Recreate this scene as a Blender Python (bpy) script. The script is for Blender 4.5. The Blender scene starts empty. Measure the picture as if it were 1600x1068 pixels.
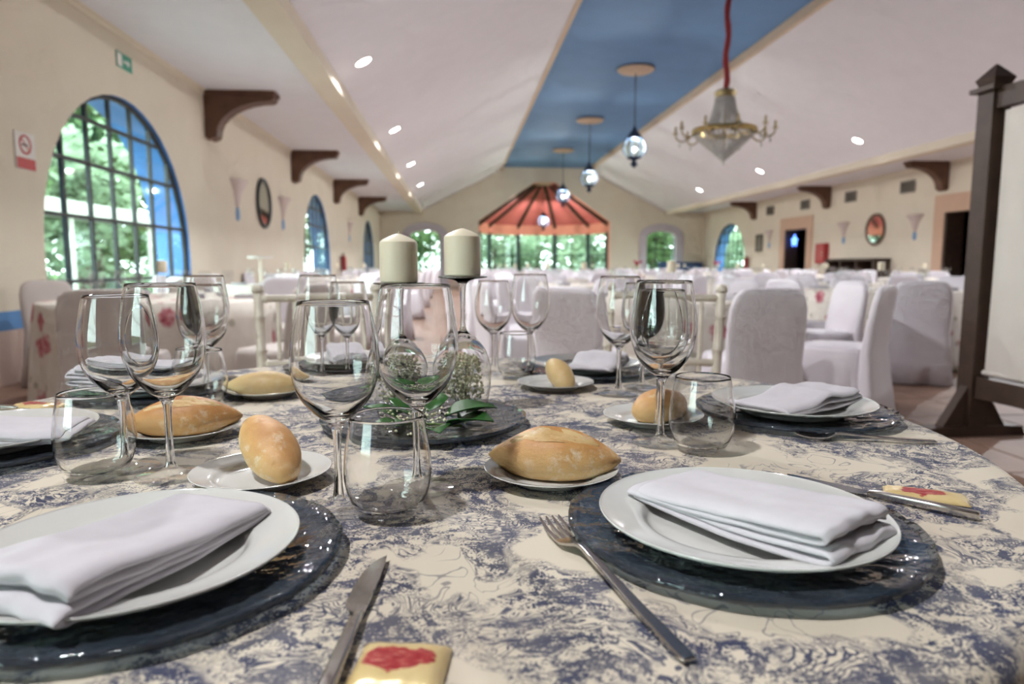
import bpy, bmesh, math, random
from mathutils import Vector, Matrix, noise
from mathutils.geometry import tessellate_polygon

random.seed(7)
PI = math.pi
scn = bpy.context.scene
col = scn.collection

# ---------------------------------------------------------------- camera
TABLE_Z = 0.75
cam_d = bpy.data.cameras.new('camera'); cam = bpy.data.objects.new('camera', cam_d); col.objects.link(cam)
cam_d.sensor_width = 36; cam_d.lens = 24.0; cam_d.clip_start = .02; cam_d.clip_end = 300
cam.location = (0, 0, 1.0)
cam.rotation_euler = (math.radians(90-6.417), 0, math.radians(-4.526))
cam_d.dof.use_dof = True; cam_d.dof.focus_distance = .80; cam_d.dof.aperture_fstop = 4.8
scn.camera = cam

# ---------------------------------------------------------------- world, exposure
w = bpy.data.worlds.new('world'); scn.world = w; w.use_nodes = True
wn = w.node_tree
wn.nodes['Background'].inputs[0].default_value = (.86, .95, 1.0, 1)
wn.nodes['Background'].inputs[1].default_value = 8.0
DOWNLIGHT_W = 92.0      # watts of each recessed lamp
DOWNLIGHT_COL = (.985, .98, 1.0)
LANTERN_W = 48.0
vs = scn.view_settings
vs.view_transform = 'Standard'; vs.look = 'None'; vs.gamma = 1; vs.exposure = 0.86
vs.use_curve_mapping = False
scn.cycles.max_bounces = 10; scn.cycles.transmission_bounces = 8; scn.cycles.transparent_max_bounces = 16
scn.cycles.use_adaptive_sampling = True; scn.cycles.adaptive_threshold = .08; scn.cycles.adaptive_min_samples = 12
scn.cycles.diffuse_bounces = 4; scn.cycles.glossy_bounces = 4
scn.cycles.sample_clamp_indirect = 6.0

# ---------------------------------------------------------------- mesh helpers
class MB:
    def __init__(s): s.v = []; s.f = []; s.m = []; s.mi = 0
    def add(s, vs, fs):
        o = len(s.v); s.v += [tuple(p) for p in vs]
        s.f += [tuple(i+o for i in f) for f in fs]; s.m += [s.mi]*len(fs); return s
    def box(s, x0, x1, y0, y1, z0, z1):
        return s.add([(x0,y0,z0),(x1,y0,z0),(x1,y1,z0),(x0,y1,z0),(x0,y0,z1),(x1,y0,z1),(x1,y1,z1),(x0,y1,z1)],
                     [(0,3,2,1),(4,5,6,7),(0,1,5,4),(1,2,6,5),(2,3,7,6),(3,0,4,7)])
    def loft(s, rings, cap0=True, cap1=True, closed=True):
        n = len(rings[0]); vs = [p for r in rings for p in r]; fs = []
        for k in range(len(rings)-1):
            for i in range(n if closed else n-1):
                a = k*n+i; b = k*n+(i+1) % n; fs.append((a, b, b+n, a+n))
        if cap0: fs.append(tuple(reversed(range(n))))
        if cap1: fs.append(tuple(range((len(rings)-1)*n, len(rings)*n)))
        return s.add(vs, fs)
    def lathe(s, prof, n=32, c=(0,0,0)):
        rings = []
        for r, z in prof:
            r = max(r, 1e-5)
            rings.append([(c[0]+r*math.cos(2*PI*i/n), c[1]+r*math.sin(2*PI*i/n), c[2]+z) for i in range(n)])
        return s.loft(rings, False, False)
    def tube(s, path, rad, n=8, cap=True):
        P = [Vector(p) for p in path]; R = rad if isinstance(rad, (list, tuple)) else [rad]*len(P)
        rings = []; ref = None
        for i, p in enumerate(P):
            t = (P[min(i+1, len(P)-1)]-P[max(i-1, 0)]).normalized()
            if ref is None:
                ref = t.cross(Vector((0,0,1)));
                if ref.length < .05: ref = t.cross(Vector((0,1,0)))
            a = (ref-t*ref.dot(t)).normalized(); b = t.cross(a); ref = a
            rings.append([tuple(p+(a*math.cos(2*PI*k/n)+b*math.sin(2*PI*k/n))*R[i]) for k in range(n)])
        return s.loft(rings, cap, cap)
    def prism(s, poly, d0, d1, fn):
        """extrude a 2-D polygon between depths d0 and d1; fn(u, v, d) -> xyz"""
        n = len(poly); vs = [fn(u, v, d0) for u, v in poly]+[fn(u, v, d1) for u, v in poly]
        fs = [tuple(t) for t in tessellate_polygon([[Vector((u, v, 0)) for u, v in poly]])]
        fs = [tuple(t) for t in fs]+[tuple(i+n for i in reversed(t)) for t in fs]
        fs += [(i, (i+1) % n, (i+1) % n+n, i+n) for i in range(n)]
        return s.add(vs, fs)
    def build(s, name, mat, parent=None, smooth=False, loc=None, rot=None, angle=None):
        me = bpy.data.meshes.new(name); me.from_pydata(s.v, [], s.f)
        mats = mat if isinstance(mat, (list, tuple)) else [mat]
        for m in mats: me.materials.append(m)
        if len(mats) > 1: me.polygons.foreach_set('material_index', s.m)
        bm = bmesh.new(); bm.from_mesh(me); bmesh.ops.recalc_face_normals(bm, faces=bm.faces); bm.to_mesh(me); bm.free()
        if smooth:
            me.shade_smooth()
            if angle: me.set_sharp_from_angle(angle=math.radians(angle))
        o = bpy.data.objects.new(name, me); col.objects.link(o)
        if parent: o.parent = parent
        if loc: o.location = loc
        if rot: o.rotation_euler = rot
        return o

def tag(o, label=None, cat=None, group=None, kind=None):
    if label: o['label'] = label
    if cat: o['category'] = cat
    if group: o['group'] = group
    if kind: o['kind'] = kind
    return o
def thing(name, label, cat, loc=(0,0,0), rotz=0, group=None):
    o = bpy.data.objects.new(name, None); col.objects.link(o); o.location = loc; o.rotation_euler = (0,0,rotz)
    o.empty_display_size = .05
    return tag(o, label, cat, group)
def struct(name, loc=(0,0,0)):
    o = bpy.data.objects.new(name, None); col.objects.link(o); o.location = loc
    return tag(o, kind='structure')
def copy_tree(o, parent=None):
    c = o.copy(); col.objects.link(c); c.parent = parent
    for ch in list(KIDS.get(o.name, o.children)): copy_tree(ch, c)
    return c
KIDS = {}
def smoothprof(pts, k=4):
    """Catmull-Rom resample of an (r, z) profile"""
    out = []
    for i in range(len(pts)-1):
        p0 = pts[max(i-1, 0)]; p1 = pts[i]; p2 = pts[i+1]; p3 = pts[min(i+2, len(pts)-1)]
        for j in range(k):
            t = j/k
            out.append(tuple(.5*((2*p1[a])+(-p0[a]+p2[a])*t+(2*p0[a]-5*p1[a]+4*p2[a]-p3[a])*t*t+(-p0[a]+3*p1[a]-3*p2[a]+p3[a])*t**3) for a in range(len(p1))))
    out.append(tuple(pts[-1])); return out
def sring(cx, cy, z, a, b, n=24, p=4, fold=0, k=7, ph=0):
    r = []
    for i in range(n):
        t = 2*PI*i/n; c, s_ = math.cos(t), math.sin(t)
        f = 1+fold*math.sin(k*t+ph)
        r.append((cx+a*f*math.copysign(abs(c)**(2/p), c), cy+b*f*math.copysign(abs(s_)**(2/p), s_), z))
    return r

# ---------------------------------------------------------------- materials
class NT:
    def __init__(s, name):
        s.mat = bpy.data.materials.new(name); s.mat.use_nodes = True; s.t = s.mat.node_tree
        s.b = s.t.nodes['Principled BSDF']; s.out = s.t.nodes['Material Output']
        s.co = s.t.nodes.new('ShaderNodeTexCoord')
    def n(s, typ, **kw):
        nd = s.t.nodes.new('ShaderNode'+typ)
        for k, v in kw.items():
            if k in nd.inputs: nd.inputs[k].default_value = v
            else: setattr(nd, k, v)
        return nd
    def l(s, a, b): s.t.links.new(a, b)
    def vec(s, scale=(1,1,1), src='Object', rot=(0,0,0)):
        m = s.n('Mapping'); m.inputs['Scale'].default_value = scale; m.inputs['Rotation'].default_value = rot
        s.l(s.co.outputs[src], m.inputs[0]); return m.outputs[0]
    def noise(s, scale, detail=3, rough=.5, dist=0, vec=None):
        nd = s.n('TexNoise', Scale=scale, Detail=detail, Roughness=rough, Distortion=dist)
        s.l(vec if vec is not None else s.co.outputs['Object'], nd.inputs['Vector']); return nd.outputs['Fac']
    def ramp(s, fac, stops, interp='LINEAR'):
        r = s.n('ValToRGB'); r.color_ramp.interpolation = interp; e = r.color_ramp.elements
        while len(e) < len(stops): e.new(.5)
        for i, (p, c) in enumerate(stops):
            e[i].position = p; e[i].color = (c, c, c, 1) if isinstance(c, (int, float)) else tuple(c)+(1,)
        s.l(fac, r.inputs[0]); return r.outputs[0]
    def math(s, op, a, b=None, c=None):
        m = s.n('Math', operation=op)
        for i, x in enumerate((a, b, c)):
            if x is None: continue
            if isinstance(x, (int, float)): m.inputs[i].default_value = x
            else: s.l(x, m.inputs[i])
        return m.outputs[0]
    def mix(s, fac, a, b):
        m = s.n('Mix', data_type='RGBA')
        for sock, x in ((m.inputs[0], fac), (m.inputs[6], a), (m.inputs[7], b)):
            if isinstance(x, (int, float)): sock.default_value = x
            elif isinstance(x, tuple): sock.default_value = x+(1,) if len(x) == 3 else x
            else: s.l(x, sock)
        return m.outputs[2]
    def bump(s, h, strength=.3, dist=.002):
        b = s.n('Bump'); b.inputs['Strength'].default_value = strength; b.inputs['Distance'].default_value = dist
        s.l(h, b.inputs['Height']); s.l(b.outputs[0], s.b.inputs['Normal']); return b
    def set(s, **kw):
        for k, v in kw.items():
            k = k.replace('_', ' ')
            s.b.inputs[k].default_value = v
        return s
MATS = {}
def pm(name, c, rough=.5, var=.08, scale=12, bump=0, bscale=60, metal=0, **kw):
    t = NT(name); c2 = tuple(max(0, x*(1-var)) for x in c); c3 = tuple(min(1, x*(1+var)) for x in c)
    f = t.noise(scale, 4, .55)
    t.l(t.ramp(f, [(.3, c2), (.7, c3)]), t.b.inputs['Base Color'])
    t.set(Roughness=rough, Metallic=metal, **kw)
    if bump: t.bump(t.noise(bscale, 4 if bscale > 9.5 else .8, .6), bump, .002 if bscale > 9.5 else .02)
    MATS[name] = t.mat; return t.mat
M = MATS
pm('white_paint', (.765,.75,.785), .75, .02, 3, .05, 40)
pm('cream_paint', (.74,.66,.53), .75, .03, 2, .06, 40)
pm('blue_paint', (.15,.31,.57), .7, .04, 2, .05, 40)
pm('reveal_blue', (.06,.19,.50), .6, .06, 5)
pm('navy_paint', (.04,.07,.16), .6, .08, 5)
pm('peach_paint', (.62,.42,.30), .7, .04, 4)
pm('lilac_paint', (.56,.50,.55), .7, .04, 4)
pm('bay_red', (.66,.16,.15), .7, .05, 4)
pm('bay_salmon', (.75,.30,.21), .7, .05, 4)
pm('dark_wood', (.055,.032,.022), .5, .25, 9, .2, 30)
pm('corbel_wood', (.12,.055,.032), .5, .25, 6, .2, 20)
pm('black_iron', (.012,.014,.016), .45, .2, 20)
pm('bay_green', (.012,.03,.022), .45, .2, 20)
pm('porcelain', (.62,.62,.59), .12, .015, 30, Coat_Weight=.4, Coat_Roughness=.05)
pm('napkin_cloth', (.54,.515,.55), .85, .03, 60, .12, 900, Sheen_Weight=.25)
pm('chair_satin', (.72,.68,.73), .5, .04, 5, .3, 5, Sheen_Weight=.3)
pm('chair_satin_shaded', (.55,.49,.46), .6, .04, 5, .3, 5, Sheen_Weight=.3)  # same satin as the other chairs, backlit shade put into its colour
pm('ivory_lacquer', (.70,.64,.54), .4, .04, 30)
pm('seat_pad', (.70,.66,.60), .8, .04, 30, .1, 200)
pm('wax', (.70,.635,.49), .45, .02, 20, Subsurface_Weight=.25, Subsurface_Radius=(.02,.015,.008))
pm('wick', (.6,.55,.45), .9, .1, 100)
pm('gold_metal', (.50,.38,.16), .3, .15, 30, metal=1)
pm('gold_dark', (.30,.24,.12), .4, .15, 30, metal=.8)
pm('rope_red', (.27,.028,.03), .8, .25, 30, .3, 60)
pm('lantern_blue', (.022,.04,.085), .4, .15, 20, metal=.3)
pm('rose_plaster', (.66,.52,.38), .7, .05, 10)
pm('sconce_plaster', (.62,.52,.48), .7, .05, 10)
pm('sconce_blue', (.20,.36,.58), .5, .05, 10)
pm('red_enamel', (.40,.03,.035), .35, .1, 10)
pm('sign_white', (.75,.72,.68), .5, .03, 30)
pm('sign_red', (.52,.05,.05), .5, .08, 30)
pm('sign_green', (.05,.30,.20), .5, .08, 30)
pm('steel', (.52,.50,.48), .18, .06, 60, metal=1)
pm('vent_grey', (.20,.18,.15), .6, .1, 20)
pm('vent_dark', (.07,.06,.05), .6, .1, 20)
pm('dark_room', (.05,.03,.025), .8, .2, 3)
pm('board_canvas', (.66,.63,.58), .85, .03, 6, .06, 300)
pm('bark', (.13,.09,.07), .9, .4, 9, .6, 20)
pm('outdoor_white', (.5,.51,.5), .6, .04, 5)
pm('gravel', (.22,.22,.2), .95, .25, 12, .4, 60)
pm('bench_blue', (.025,.06,.16), .6, .1, 10)
pm('grout', (.16,.11,.085), .9, .15, 12)
pm('tile_brown', (.25,.155,.115), .5, .14, 5, .05, 14, Specular_IOR_Level=.25)
pm('tile_tan', (.33,.225,.16), .5, .14, 5, .05, 14, Specular_IOR_Level=.25)
pm('petal_white', (.76,.74,.52), .8, .12, 300)
pm('stem_green', (.14,.22,.07), .7, .2, 80)
pm('leaf_green', (.025,.10,.018), .38, .3, 40, .2, 90)
pm('flower_red', (.35,.03,.07), .7, .3, 30)

def thin_glass(name, tint=(1,1,1), refl=.9, base=.0):
    t = NT(name)
    tr = t.n('BsdfTransparent'); tr.inputs[0].default_value = tint+(1,)
    gl = t.n('BsdfGlossy'); gl.inputs['Roughness'].default_value = .03; gl.inputs[0].default_value = (1,1,1,1)
    lw = t.n('LayerWeight'); lw.inputs[0].default_value = .5
    fr = t.math('MULTIPLY_ADD', t.math('POWER', lw.outputs['Facing'], 5.0), .80, .035)
    nz = t.noise(4, 2)
    f = t.math('MULTIPLY_ADD', fr, refl, base)
    f2 = t.math('MULTIPLY', f, t.math('MULTIPLY_ADD', nz, .1, .95))
    mx = t.n('MixShader'); t.l(f2, mx.inputs[0]); t.l(tr.outputs[0], mx.inputs[1]); t.l(gl.outputs[0], mx.inputs[2])
    t.l(mx.outputs[0], t.out.inputs[0]); M[name] = t.mat
thin_glass('pane_glass', (.86,.95,.90), .8)
thin_glass('far_glass', (.93,.94,.94), 1.0, .06)
thin_glass('table_glass', (.965,.97,.97), 1.15, .035)
def crystal():
    t = NT('crystal'); f = t.noise(20, 3)
    t.l(t.ramp(f, [(.3, (.62,.60,.56)), (.7, (.85,.84,.80))]), t.b.inputs['Base Color'])
    t.set(Roughness=.08, Transmission_Weight=.45, IOR=1.5, Specular_IOR_Level=.9); M['crystal'] = t.mat
crystal()
def real_glass():
    t = NT('clear_glass')
    t.set(Base_Color=(1,1,1,1), Roughness=0.0, IOR=1.43, Transmission_Weight=1.0)
    f = t.noise(6, 2)
    t.l(t.ramp(f, [(0, (.99,.995,.992)), (1, (1,1,1))]), t.b.inputs['Base Color'])
    M['clear_glass'] = t.mat
real_glass()
def charger_glass():
    t = NT('smoked_glass')
    f = t.noise(25, 3)
    t.l(t.ramp(f, [(.3, (.15,.21,.29)), (.7, (.34,.42,.52))]), t.b.inputs['Base Color'])
    t.set(Roughness=.02, IOR=1.52, Transmission_Weight=.90)
    v = t.n('TexVoronoi', Scale=30.0); v.feature = 'SMOOTH_F1'
    m = t.n('Mapping'); m.inputs['Scale'].default_value = (1, 1, .2)
    dn = t.n('TexNoise', Scale=14.0, Detail=2.0)
    t.l(t.co.outputs['Object'], dn.inputs['Vector'])
    ad = t.n('VectorMath', operation='MULTIPLY_ADD'); ad.inputs[1].default_value = (.05,.05,.0)
    t.l(dn.outputs['Color'], ad.inputs[0]); t.l(t.co.outputs['Object'], ad.inputs[2])
    t.l(ad.outputs[0], v.inputs['Vector'])
    h = t.math('ADD', v.outputs['Distance'], t.math('MULTIPLY', t.noise(60, 2), .5))
    t.bump(h, 1.0, .006)
    M['smoked_glass'] = t.mat
charger_glass()
def emis(name, c, s):
    t = NT(name); f = t.noise(5, 1)
    t.l(t.ramp(f, [(0, tuple(x*.97 for x in c)), (1, c)]), t.b.inputs['Emission Color'])
    t.set(Base_Color=(.8,.8,.8,1), Emission_Strength=s); M[name] = t.mat
emis('lamp_lens', DOWNLIGHT_COL, 14.0)
emis('bulb_glow', (1.0, .96, .92), 4.0)
emis('blue_lamp', (.05,.20,1.0), 3.0)

def wall_mat(name, stripe=True):
    t = NT(name)
    g = t.n('NewGeometry'); sx = t.n('SeparateXYZ'); t.l(g.outputs['Position'], sx.inputs[0])
    n = t.noise(1.6, 4, .6)
    cream = t.ramp(n, [(.3, (.72,.64,.515)), (.7, (.76,.685,.56))])
    pink = t.ramp(n, [(.3, (.60,.44,.38)), (.7, (.65,.49,.43))])
    z = sx.outputs['Z']
    a = t.math('GREATER_THAN', z, .455); b = t.math('GREATER_THAN', z, .615)
    c = t.mix(a, pink, (.11,.27,.56)); c = t.mix(b, c, cream)
    t.l(c, t.b.inputs['Base Color']); t.set(Roughness=.75); t.bump(t.noise(45, 4), .08)
    M[name] = t.mat
wall_mat('hall_wall')

def toile():
    t = NT('toile_cotton')
    O = t.co.outputs['Object']
    def warp(scale, amt, vec=O):
        wv = t.n('TexNoise', Scale=scale, Detail=2.0); t.l(vec, wv.inputs['Vector'])
        w0 = t.n('VectorMath', operation='SUBTRACT'); t.l(wv.outputs['Color'], w0.inputs[0]); w0.inputs[1].default_value = (.5,.5,.5)
        wp = t.n('VectorMath', operation='MULTIPLY_ADD'); wp.inputs[1].default_value = (amt,amt,amt)
        t.l(w0.outputs[0], wp.inputs[0]); t.l(vec, wp.inputs[2]); return wp.outputs[0]
    W = warp(8.0, .10); W2 = warp(28.0, .035, W)
    big = t.noise(9.0, 2.5, .55, .3, W)
    motif = t.ramp(big, [(.47, 0), (.505, 1)])                      # printed islands
    halo = t.ramp(big, [(.44, 0), (.465, 1)])                        # their feathery outline
    core = t.ramp(t.noise(21, 3, .6, .4, W), [(.50, 0), (.56, 1)])   # dense shaded cores
    # leafy stipple, two sizes
    leaf = t.ramp(t.math('ADD', t.math('MULTIPLY', t.noise(430, 2, .6), .42), t.math('MULTIPLY', t.noise(75, 3, .65, .3, W2), .58)), [(.488, 0), (.515, 1)])
    leaff = t.ramp(t.noise(520, 2, .6), [(.48, 1), (.53, 0)])
    # engraved hatching: stretched noise along a slowly turning direction, and contour lines
    hv = t.vec((60, 330, 60), rot=(0,0,.5))
    hatch = t.ramp(t.noise(1.0, 2, .5, .8, hv), [(.45, 1), (.53, 0)])
    cn = t.noise(11, 2.0, .5, .8, W2)
    strk = t.ramp(t.math('SINE', t.math('MULTIPLY', cn, 210)), [(.50, 0), (.72, 1)])
    # curling stems: thin iso-lines
    sw = t.math('ABSOLUTE', t.math('SUBTRACT', t.noise(19, 1.5, .5, 1.5, W), .5))
    stem = t.ramp(sw, [(.006, 1), (.015, 0)])
    sw2 = t.math('ABSOLUTE', t.math('SUBTRACT', t.noise(46, 2, .55, 1.2, W2), .5))
    twig = t.ramp(sw2, [(.014, 1), (.034, 0)])
    sel = t.ramp(t.noise(12, 2, .5, 0, t.vec((1,1,1), rot=(0,0,1.1))), [(.535, 0), (.575, 1)])
    inner = t.mix(sel, leaf, t.math('MAXIMUM', strk, t.math('MULTIPLY', twig, .9)))
    inner = t.math('MAXIMUM', inner, t.math('MULTIPLY', core, t.math('MAXIMUM', hatch, leaff)))
    inner = t.math('MULTIPLY', inner, motif)
    outer = t.math('MULTIPLY', t.math('SUBTRACT', halo, motif), t.math('MAXIMUM', t.math('MULTIPLY', twig, 1.0), t.math('MULTIPLY', leaf, .55)))
    stems = t.math('MULTIPLY', stem, t.ramp(t.noise(7, 2), [(.52, 0), (.57, .6)]))
    ink = t.math('MAXIMUM', t.math('MAXIMUM', inner, outer), stems)
    ink = t.math('MULTIPLY', ink, t.ramp(t.noise(26, 2), [(.35, .86), (.6, 1.0)]))
    inkc = t.ramp(t.noise(14, 2), [(.35, (.016,.026,.085)), (.65, (.032,.038,.078))])
    base = t.ramp(t.noise(5, 3), [(.3, (.575,.505,.40)), (.7, (.625,.555,.445))])
    t.l(t.mix(ink, base, inkc), t.b.inputs['Base Color'])
    t.set(Roughness=.72, Sheen_Weight=.1)
    b = t.bump(t.noise(700, 2), .10, .0006)
    M['toile_cotton'] = t.mat
toile()
def floral():
    t = NT('floral_cotton')
    v = t.n('TexVoronoi', Scale=4.2); t.l(t.co.outputs['Object'], v.inputs['Vector'])
    d = t.math('ADD', v.outputs['Distance'], t.math('MULTIPLY', t.noise(16, 3), .35))
    fl = t.ramp(d, [(.40, 1), (.50, 0)])
    flc = t.ramp(t.noise(20, 3), [(.35, (.30,.03,.06)), (.55, (.52,.17,.20)), (.7, (.62,.42,.40))])
    v2 = t.n('TexVoronoi', Scale=8.0); t.l(t.vec((1,1,1), rot=(.3,.2,1)), v2.inputs['Vector'])
    lf = t.ramp(t.math('ADD', v2.outputs['Distance'], t.math('MULTIPLY', t.noise(30, 2), .3)), [(.30, 1), (.38, 0)])
    base = t.ramp(t.noise(9, 3), [(.3, (.66,.60,.53)), (.7, (.74,.70,.63))])
    c = t.mix(t.math('MULTIPLY', lf, .6), base, (.22,.22,.13))
    c = t.mix(fl, c, flc)
    t.l(c, t.b.inputs['Base Color']); t.set(Roughness=.8); t.bump(t.noise(60, 3), .1); M['floral_cotton'] = t.mat
floral()
def crust(name, lo, hi, side, flour):
    t = NT(name)
    g = t.n('SeparateXYZ'); t.l(t.co.outputs['Object'], g.inputs[0])
    n = t.noise(26, 4, .6)
    c = t.ramp(n, [(.3, lo), (.7, hi)])
    bake = t.math('ADD', g.outputs['Z'], t.math('MULTIPLY', t.math('SUBTRACT', t.noise(18, 3), .5), .03))
    c = t.mix(t.ramp(t.math('MULTIPLY', bake, 10), [(.10, 1), (.42, 0)]), c, side)      # crust baked darker on top, pale near the base
    f = t.ramp(t.noise(60, 5, .75), [(.50, 0), (.66, flour)])
    f = t.math('MULTIPLY', f, t.ramp(t.noise(15, 2), [(.48, 0), (.58, 1)]))
    t.l(t.mix(f, c, (.70,.60,.45)), t.b.inputs['Base Color']); t.set(Roughness=.5, Subsurface_Weight=.05)
    t.bump(t.noise(130, 5, .7), .45, .002); M[name] = t.mat
crust('crust_brown', (.36,.145,.038), (.55,.265,.085), (.58,.34,.13), .6)
crust('crust_tan', (.45,.205,.06), (.62,.34,.12), (.66,.44,.20), .8)
crust('crust_pale', (.50,.33,.12), (.60,.43,.19), (.62,.47,.24), .3)
crust('crumb', (.52,.33,.13), (.70,.52,.28), (.66,.46,.22), .9)
def packet_mat():
    t = NT('butter_foil')
    sx = t.n('SeparateXYZ'); t.l(t.co.outputs['Object'], sx.inputs[0])
    nx = t.noise(60, 3, .6)
    x = t.math('MULTIPLY', sx.outputs['X'], 1/.023); y = t.math('MULTIPLY', sx.outputs['Y'], 1/.0135)
    r = t.math('SQRT', t.math('ADD', t.math('MULTIPLY', x, x), t.math('MULTIPLY', y, y)))
    r = t.math('ADD', r, t.math('MULTIPLY', t.math('SUBTRACT', nx, .5), 1.6))
    red = t.ramp(r, [(.88, 1), (1.0, 0)])
    strokes = t.ramp(t.noise(9, 3, .6, 0, t.vec((14,60,14))), [(.38, (.34,.02,.03)), (.55, (.45,.06,.06)), (.66, (.55,.22,.16))])
    base = t.ramp(t.noise(40, 3), [(.3, (.64,.47,.20)), (.7, (.74,.58,.30))])
    t.l(t.mix(red, base, strokes), t.b.inputs['Base Color'])
    t.set(Roughness=.28, Metallic=.15); t.bump(t.noise(110, 3), .25, .001); M['butter_foil'] = t.mat
packet_mat()
def leafmat(name, a, b, tr):
    t = NT(name)
    c = t.ramp(t.noise(.9, 4, .7), [(.3, a), (.7, b)])
    d = t.n('BsdfDiffuse'); x = t.n('BsdfTranslucent'); t.l(c, d.inputs[0]); t.l(c, x.inputs[0])
    mx = t.n('MixShader'); mx.inputs[0].default_value = tr; t.l(d.outputs[0], mx.inputs[1]); t.l(x.outputs[0], mx.inputs[2])
    t.l(mx.outputs[0], t.out.inputs[0]); M[name] = t.mat
leafmat('tree_leaf', (.05,.095,.038), (.15,.22,.10), .4)
leafmat('tree_leaf_pale', (.17,.24,.16), (.38,.48,.34), .4)
leafmat('grass', (.05,.09,.04), (.1,.15,.06), .2)
def mirror():
    t = NT('mirror_glass'); f = t.noise(3, 2)
    t.l(t.ramp(f, [(0, (.70,.70,.70)), (1, (.78,.78,.78))]), t.b.inputs['Base Color']); t.set(Roughness=.04, Metallic=1.0); M['mirror_glass'] = t.mat
mirror()
# ---------------------------------------------------------------- the hall
XL, XR, XC = -3.77, 12.4, 4.32
Y0, Y1 = -7.0, 34.0
ZA, ZB, ZT = 3.6, 3.65, 5.6      # aisle ceiling, foot of slopes, top of slopes
BX = 6.01                        # half distance to the inner edge of the beams
RX = 2.18                        # half width of the blue ridge panel
SL = (ZT-ZB)/(BX-RX)

def arch(c, r, base, spring, n=22):
    return [(c-r, base), (c+r, base)]+[(c+r*math.cos(PI*i/n), spring+r*math.sin(PI*i/n)) for i in range(n+1)]
def rect(a, b, c, d): return [(a, c), (b, c), (b, d), (a, d)]
def holed_wall(name, outline, holes, d0, d1, fn, mats, hole_mat):
    mb = MB(); loops = [outline]+[h for h in holes]
    tri = tessellate_polygon([[Vector((u, v, 0)) for u, v in l] for l in loops])
    flat = [p for l in loops for p in l]; n = len(flat)
    mb.add([fn(u, v, d0) for u, v in flat], [tuple(t) for t in tri])
    mb.add([fn(u, v, d1) for u, v in flat], [tuple(reversed(t)) for t in tri])
    for li, l in enumerate(loops):
        mb.mi = 0 if li == 0 else hole_mat[li-1]
        k = len(l); mb.add([fn(u, v, d0) for u, v in l]+[fn(u, v, d1) for u, v in l], [(i, (i+1) % k, (i+1) % k+k, i+k) for i in range(k)])
    me = bpy.data.meshes.new(name); me.from_pydata(mb.v, [], mb.f)
    for m in mats: me.materials.append(m)
    me.polygons.foreach_set('material_index', mb.m)
    o = bpy.data.objects.new(name, me); col.objects.link(o); return tag(o, kind='structure')

WIN_L = [-2.4, 8.35, 19.05, 29.75]; WR = 1.72; WS = 1.16
leftf = lambda u, v, d: (XL-d, u, v)
rightf = lambda u, v, d: (XR+d, u, v)
endf = lambda u, v, d: (u, Y1+d, v)
holed_wall('wall_left', rect(Y0, Y1+.5, 0, ZA+.25), [arch(c, WR, .006, WS) for c in WIN_L], 0, .5, leftf, [M['hall_wall'], M['reveal_blue']], [1]*4)
DOORS = [(23.63, 25.26, 2.3), (14.9, 16.71, 2.33)]
holed_wall('wall_right', rect(Y0, Y1+.5, 0, ZA+.25), [rect(a, b, .006, h) for a, b, h in DOORS]+[arch(30.65, WR, .006, WS)], 0, .5, rightf, [M['hall_wall'], M['reveal_blue'], M['dark_wood']], [2, 2, 1])
gable = [(XL-.5, 0), (XR+.5, 0), (XR+.5, ZA+.25), (XC+BX, ZA+.25), (XC+RX, ZT+.3), (XC-RX, ZT+.3), (XC-BX, ZA+.25), (XL-.5, ZA+.25)]
bayhole = [(1.05, .006), (7.59, .006), (7.59, 3.15), (4.84, 5.03), (3.80, 5.03), (1.05, 3.15)]
ARCHE = [(-1.58, .74), (10.22, .75)]
def lowarch(c, r, base, spring, rise, n=12):
    return [(c-r, base), (c+r, base)]+[(c+r*math.cos(PI*i/n), spring+rise*math.sin(PI*i/n)) for i in range(n+1)]
holed_wall('wall_end', gable, [bayhole]+[lowarch(c, r, .006, 2.35, .35) for c, r in ARCHE], 0, .45, endf, [M['hall_wall'], M['lilac_paint'], M['bay_salmon']], [2, 1, 1])
holed_wall('wall_back', gable, [], 0, .3, lambda u, v, d: (u, Y0-d, v), [M['hall_wall']], [])

# floor with its tiles near the table
fl = tag(MB().box(XL-.5, XR+.5, Y0-.3, Y1+.5, -.12, 0).build('floor', M['tile_brown']), kind='structure')
MB().box(-3.72, 6.1, 1.2, 9.6, -.0005, .0008).build('joint_bed', M['grout'], fl)
tile_me = {}
for nm in ('tile_brown', 'tile_tan'):
    o = MB().box(-.295, .295, -.295, .295, 0, .006).build('floor_tile', M[nm], fl); tile_me[nm] = o
    md = o.modifiers.new('bevel', 'BEVEL'); md.width = .003; md.segments = 1
rt = random.Random(3); first = dict(tile_me)
for i in range(16):
    for j in range(14):
        nm = 'tile_tan' if rt.random() < .22 else 'tile_brown'
        o = first.pop(nm, None)
        if o is None: o = tile_me[nm].copy(); col.objects.link(o)
        o.location = (-3.40+i*.6, 1.5+j*.6, .0006+rt.random()*.0008)

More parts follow.
